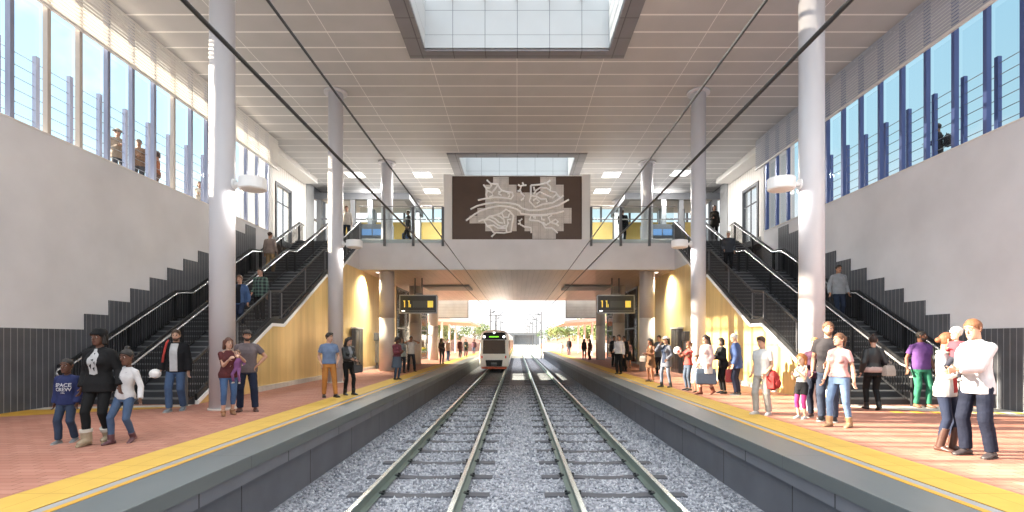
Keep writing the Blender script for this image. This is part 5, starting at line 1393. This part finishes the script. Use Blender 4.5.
# ================================================================ outside, beyond the bridge
M['soil'] = mat('red soil', '80594A', .9, var=.2, vs=.3)
M['grass'] = mat('dry ground', 'C9C0AE', .9, var=.1, vs=.2)
b = MB(); b.box(-90, 90, 75, 260, -1.5, -1.08); struct('ground_far', b, M['grass'], 'pale open ground beyond the platforms')
b = MB(); b.box(-90, -13, 30, 75, -1.5, -.05); b.box(13, 90, 30, 75, -1.5, -.05); struct('ground_beside', b, M['grass'], 'pale ground beside the station')
for s, side in ((-1, 'train-side'), (1, 'empty-track side')):
    # screen hung behind the bridge
    t = empty('hanging_screen', (s*6.0, 47.6, 0)); tag(t, f'pale translucent screen hung beyond the bridge, {side}', 'screen', 'pale screens beyond the bridge')
    b = MB(); b.box(-1.5, 1.5, -.04, .04, 3.65, 5.3); obj('panel', b, lined('screen slat' + side, 'E2EAEC', 'C6CED0', [('Z', .27, .02, 0)], rough=.5), t)
    b = MB(); b.box(-1.56, -1.5, -.06, .06, 3.6, 5.35); b.box(1.5, 1.56, -.06, .06, 3.6, 5.35); b.box(-1.5, 1.5, -.06, .06, 3.58, 3.65); obj('frame', b, M['steel'], t)
    # outer platform canopy
    t = empty('platform_canopy', (s*7.2, 58, 0)); tag(t, f'low open canopy on the outer end of the {side} platform', 'canopy', 'canopies on the outer platforms')
    b = MB(); b.prism([(-2.5*s, 3.3), (-2.5*s, 3.5), (3.4*s, 4.2), (3.4*s, 3.6)], 'y', -6, 10); obj('roof', b, lined('canopy underside' + side, 'E2C9BC', 'C08A76', [('Y', 1.2, .5, 0)], rough=.6), t)
    for y in (-4, 2, 8):
        b = MB(); b.cyl((s*.6, y, 0), (s*.6, y, 3.5), .12, n=12); obj('post', b, M['white'], t)
    # low white wall
    b = MB(); sb(b, s, 12.6, 12.85, 47, 75, 0, 1.1); struct('wall_outer_' + ('left' if s < 0 else 'right'), b, M['white'], f'low white wall along the outer {side} platform')
    # embankment
    b = MB(); rows = []
    for y in (55, 70, 85, 100, 120, 150, 190):
        rows.append([V((s*(13.4 if y < 80 else 11 if y < 118 else 7.5), y, -1.2)), V((s*(15 if y < 80 else 13 if y < 118 else 9.5), y, .8)), V((s*20, y, 3.2)), V((s*45, y, 5.0)), V((s*45, y, -1.2))])
    b.loft(rows); struct('hill_' + ('left' if s < 0 else 'right'), b, M['soil'], f'reddish earth embankment beyond the {side} platform')
# catenary masts
masts = [(-1, 66), (-1, 84), (1, 72), (1, 90), (1, 112), (-1, 106), (1, 140), (1, 170)]
for i, (s, y) in enumerate(masts):
    side = 'train track' if s < 0 else 'empty track'
    t = empty('catenary_mast', (s*3.35, y, -1.08)); tag(t, f'grey overhead-line mast beside the {side}, {["first","second","third","fourth","fifth"][sum(1 for a, c in masts if a == s and c < y)]} beyond the bridge', 'mast', 'overhead-line masts beyond the bridge')
    b = MB(); b.box(-.075, .075, -.075, .075, 0, 6.6); obj('pole', b, M['steel'], t)
    b = MB(); b.tube([(0, 0, 6.2), (-s*2.4, 0, 6.35)], .05, 6); b.tube([(0, 0, 5.0), (-s*2.0, 0, 5.1)], .04, 6); b.tube([(0, 0, 5.0), (-s*1.7, 0, 6.3)], .04, 6); obj('arm', b, M['steel'], t)
    b = MB(); b.cyl((-s*.2, 0, 6.1), (-s*.5, 0, 6.35), .09, n=10); obj('insulator', b, M['grey_dark'], t)
# far road bridge closing the view
t = empty('road_bridge', (4, 290, -1.08)); tag(t, 'distant grey road bridge over the tracks at the vanishing point', 'bridge')
b = MB(); b.box(-9, 9, 0, 6, 5.4, 6.6); obj('deck', b, M['conc_grey'], t)
b = MB(); b.box(-9, 9, -.2, .1, 6.6, 7.2); obj('parapet', b, M['off'], t)
for x in (-7, 7):
    b = MB(); b.box(x - 1.5, x + 1.5, .5, 5.5, 0, 5.4); obj('abutment', b, M['conc_grey'], t)
b = MB(); b.box(-5.5, 5.5, 5.2, 5.9, 0, 5.4); obj('back_wall', b, M['conc_grey'], t)

# trees on the embankments
M['leaf'] = [mat('leaf green', '4A6634', .8, var=.35, vs=1.5), mat('leaf olive', '627440', .8, var=.3, vs=1.5), mat('leaf pale', '7E8456', .8, var=.25, vs=1.5)]
M['bark'] = mat('bark', '7A6656', .9)
def tree(x, y, z, h, w, kind, label):
    rng = random.Random(int(x*31 + y*7))
    t = empty('leafy_tree', (x, y, z)); tag(t, label, 'tree', 'trees on the embankments')
    b = MB(); b.tube([(0, 0, -.4), (.05, .1, h*.3), (-.05, 0, h*.6)], [.16, .12, .07], 8)
    for k in range(3):
        a = rng.uniform(0, 6.28); b.tube([(0, .05, h*.3), (math.cos(a)*w*.3, math.sin(a)*w*.3, h*.62)], [.08, .04], 6)
    obj('trunk', b, M['bark'], t)
    b = MB()
    blobs = [(rng.uniform(-.5, .5)*w, rng.uniform(-.4, .4)*w, h*rng.uniform(.45, .9), rng.uniform(.25, .42)*w) for _ in range(8)]
    for bx, by, bz, br in blobs:
        for _ in range(120):
            d = V((rng.gauss(0, 1), rng.gauss(0, 1), rng.gauss(0, 1))).normalized()
            p = V((bx, by, bz)) + d*br*rng.uniform(.55, 1.05)*V((1, 1, .75)).length/1.6
            u = d.orthogonal().normalized(); v = d.cross(u)
            a = rng.uniform(0, 6.28); sz = rng.uniform(.12, .26)
            e1 = (u*math.cos(a) + v*math.sin(a))*sz; e2 = (v*math.cos(a) - u*math.sin(a))*sz*.6 + d*sz*.4
            k = len(b.v); b.v += [tuple(p - e1), tuple(p + e2), tuple(p + e1), tuple(p - e2)]; b.f.append((k, k+1, k+2, k+3)); b.m.append(0)
    me = bpy.data.meshes.new('crown'); me.from_pydata(b.v, [], b.f); me.materials.append(M['leaf'][kind]); me.update()
    obj('crown', me, M['leaf'][kind], t)
spots = [(-16.5, 74, 3.6, 4.2), (-19, 80, 4.2, 5), (-14.5, 88, 3.4, 4.5), (-21, 92, 4.4, 5), (-16, 98, 3.6, 4.6), (-13.8, 106, 3.2, 4.2), (-18, 112, 4.2, 5), (-24, 76, 4.4, 5.5),
         (16, 76, 3.6, 4.4), (20, 84, 4.2, 5), (14.2, 90, 3.3, 4.0), (18, 98, 4, 5), (23.5, 91, 4.4, 5), (14.4, 106, 3.2, 4.4), (16.5, 116, 4, 5), (25, 80, 4.2, 5.2), (12.6, 126, 3.6, 4.8), (11.5, 150, 4, 5.4), (10.2, 172, 4.2, 5.6), (-11.4, 140, 4, 5.2), (-10.4, 165, 4.2, 5.4), (-27, 84, 5, 6), (31, 100, 5, 6), (22, 108, 4.6, 5.6), (-23.5, 104, 4.6, 5.6), (21.5, 68, 3.6, 4.6)]
for i, (x, y, h, w) in enumerate(spots):
    ax = abs(x) + (3.5 if y > 118 else 0); z = (.8 + (ax - 13)/(20 - 13)*2.4) if ax < 20 else 3.2 + (ax - 20)/25*1.8
    kd = i % 3
    hue = ['dark green', 'olive green', 'pale yellow-green'][kd]
    rank = sum(1 for q in spots if (q[0] < 0) == (x < 0) and q[1] < y)
    tree(x, y, z - .2, h, w, kd, f'{hue} bushy tree on the {"train-side" if x < 0 else "empty-track side"} embankment, {["first","second","third","fourth","fifth","sixth","seventh","eighth","ninth","tenth","eleventh","twelfth","thirteenth","fourteenth","fifteenth"][rank]} from the station')

# ================================================================ light
w = bpy.data.worlds.new('sky'); S.world = w; w.use_nodes = True
N = w.node_tree.nodes; Lk = w.node_tree.links
bg = N['Background']
tc = N.new('ShaderNodeTexCoord'); sx = N.new('ShaderNodeSeparateXYZ'); Lk.new(tc.outputs['Generated'], sx.inputs[0])
rz = N.new('ShaderNodeValToRGB'); cr = rz.color_ramp
cr.elements[0].position = 0.0; cr.elements[0].color = lin('FFFFFF')
cr.elements[1].position = 1.0; cr.elements[1].color = lin('FFFFFF')
e = cr.elements.new(.12); e.color = lin('FDFEFF')
e = cr.elements.new(.3); e.color = lin('B9E2F2')
e = cr.elements.new(.5); e.color = lin('A8D8F2')
e = cr.elements.new(.75); e.color = lin('FFFFFF')
Lk.new(sx.outputs['Z'], rz.inputs[0])
# sky gain: brighter behind and overhead as added fill, and towards the sun
mr = N.new('ShaderNodeMapRange'); mr.inputs[1].default_value = -1.0; mr.inputs[2].default_value = .25; mr.inputs[3].default_value = SKY_BACK; mr.inputs[4].default_value = 1.0
Lk.new(sx.outputs['Y'], mr.inputs[0])
mr2 = N.new('ShaderNodeMapRange'); mr2.inputs[1].default_value = -1.0; mr2.inputs[2].default_value = 1.0; mr2.inputs[3].default_value = 1.7; mr2.inputs[4].default_value = .6
Lk.new(sx.outputs['X'], mr2.inputs[0])
mr3 = N.new('ShaderNodeMapRange'); mr3.inputs[1].default_value = .5; mr3.inputs[2].default_value = .85; mr3.inputs[3].default_value = 1.0; mr3.inputs[4].default_value = SKY_TOP
Lk.new(sx.outputs['Z'], mr3.inputs[0])
mu3 = N.new('ShaderNodeMath'); mu3.operation = 'MULTIPLY'; Lk.new(mr2.outputs[0], mu3.inputs[0]); Lk.new(mr3.outputs[0], mu3.inputs[1])
mu = N.new('ShaderNodeMath'); mu.operation = 'MULTIPLY'; Lk.new(mr.outputs[0], mu.inputs[0]); Lk.new(mu3.outputs[0], mu.inputs[1])
mu2 = N.new('ShaderNodeMath'); mu2.operation = 'MULTIPLY'; mu2.inputs[1].default_value = SKY; Lk.new(mu.outputs[0], mu2.inputs[0])
cn = N.new('ShaderNodeTexNoise'); cn.inputs['Scale'].default_value = 2.6; cn.inputs['Detail'].default_value = 6; Lk.new(tc.outputs['Generated'], cn.inputs['Vector'])
cm = N.new('ShaderNodeValToRGB'); cm.color_ramp.elements[0].position = .48; cm.color_ramp.elements[1].position = .62; Lk.new(cn.outputs['Fac'], cm.inputs[0])
cx = N.new('ShaderNodeMix'); cx.data_type = 'RGBA'; Lk.new(cm.outputs['Color'], cx.inputs[0]); Lk.new(rz.outputs['Color'], cx.inputs[6]); cx.inputs[7].default_value = lin('FFFFFF')
Lk.new(cx.outputs[2], bg.inputs['Color']); Lk.new(mu2.outputs[0], bg.inputs['Strength'])

def light(name, kind, loc, energy, color=(1, 1, 1), **k):
    d = bpy.data.lights.new(name, kind); d.energy = energy; d.color = color
    for a, v in k.items():
        if a not in ('aim',): setattr(d, a, v)
    o = bpy.data.objects.new(name, d); COL.objects.link(o); o.location = loc
    if 'aim' in k: o.rotation_euler = V(k['aim']).to_track_quat('-Z', 'Y').to_euler()
    return o
light('sun', 'SUN', (-40, 10, 30), SUN, (1, .85, .65), angle=math.radians(.6), aim=(1, -.06, -.395))
# skylight daylight and the hall's own ceiling lamps
for x, y in ((-9.1, 29.2), (-5.3, 29.2), (-5.3, 32.4), (9.1, 28.9), (5.3, 29.2), (5.3, 32.4), (-9.1, 33), (9.1, 33)):
    light('ceiling_lamp', 'AREA', (x, y, ZC - .06), CEILW, (1, .97, .92), shape='SQUARE', size=.8, aim=(0, 0, -1))
for s in (-1, 1):
    light('golden_wall_spot', 'SPOT', (s*7.25, 27.2, ZS - .09), WASH, (1, .93, .75), spot_size=math.radians(110), spot_blend=1.0, shadow_soft_size=.15, aim=(s*.75, -.35, -1.5))
    for i in (0, 1):
        light('drum_lamp_bulb', 'AREA', (s*6.1, colY[i], 5.03), DRUM, (1, .96, .9), shape='DISK', size=.5, aim=(0, 0, -1))

# ---- camera
cam = bpy.data.cameras.new('camera'); co = bpy.data.objects.new('camera', cam); COL.objects.link(co)
co.location = (0, 0, EYE); co.rotation_euler = (pi/2, 0, 0)
cam.sensor_width = 36; cam.lens = 36*FO/1024
cam.shift_x = -(CX - 512)/1024; cam.shift_y = (CY - 256)/1024
cam.clip_end = 600; cam.clip_start = .1
S.camera = co
S.view_settings.view_transform = 'Standard'; S.view_settings.look = 'None'
S.view_settings.exposure = EXPO; S.view_settings.gamma = 1; S.view_settings.use_curve_mapping = False
S.cycles.max_bounces = 10; S.cycles.diffuse_bounces = 6; S.cycles.transparent_max_bounces = 24
S.cycles.sample_clamp_indirect = 6
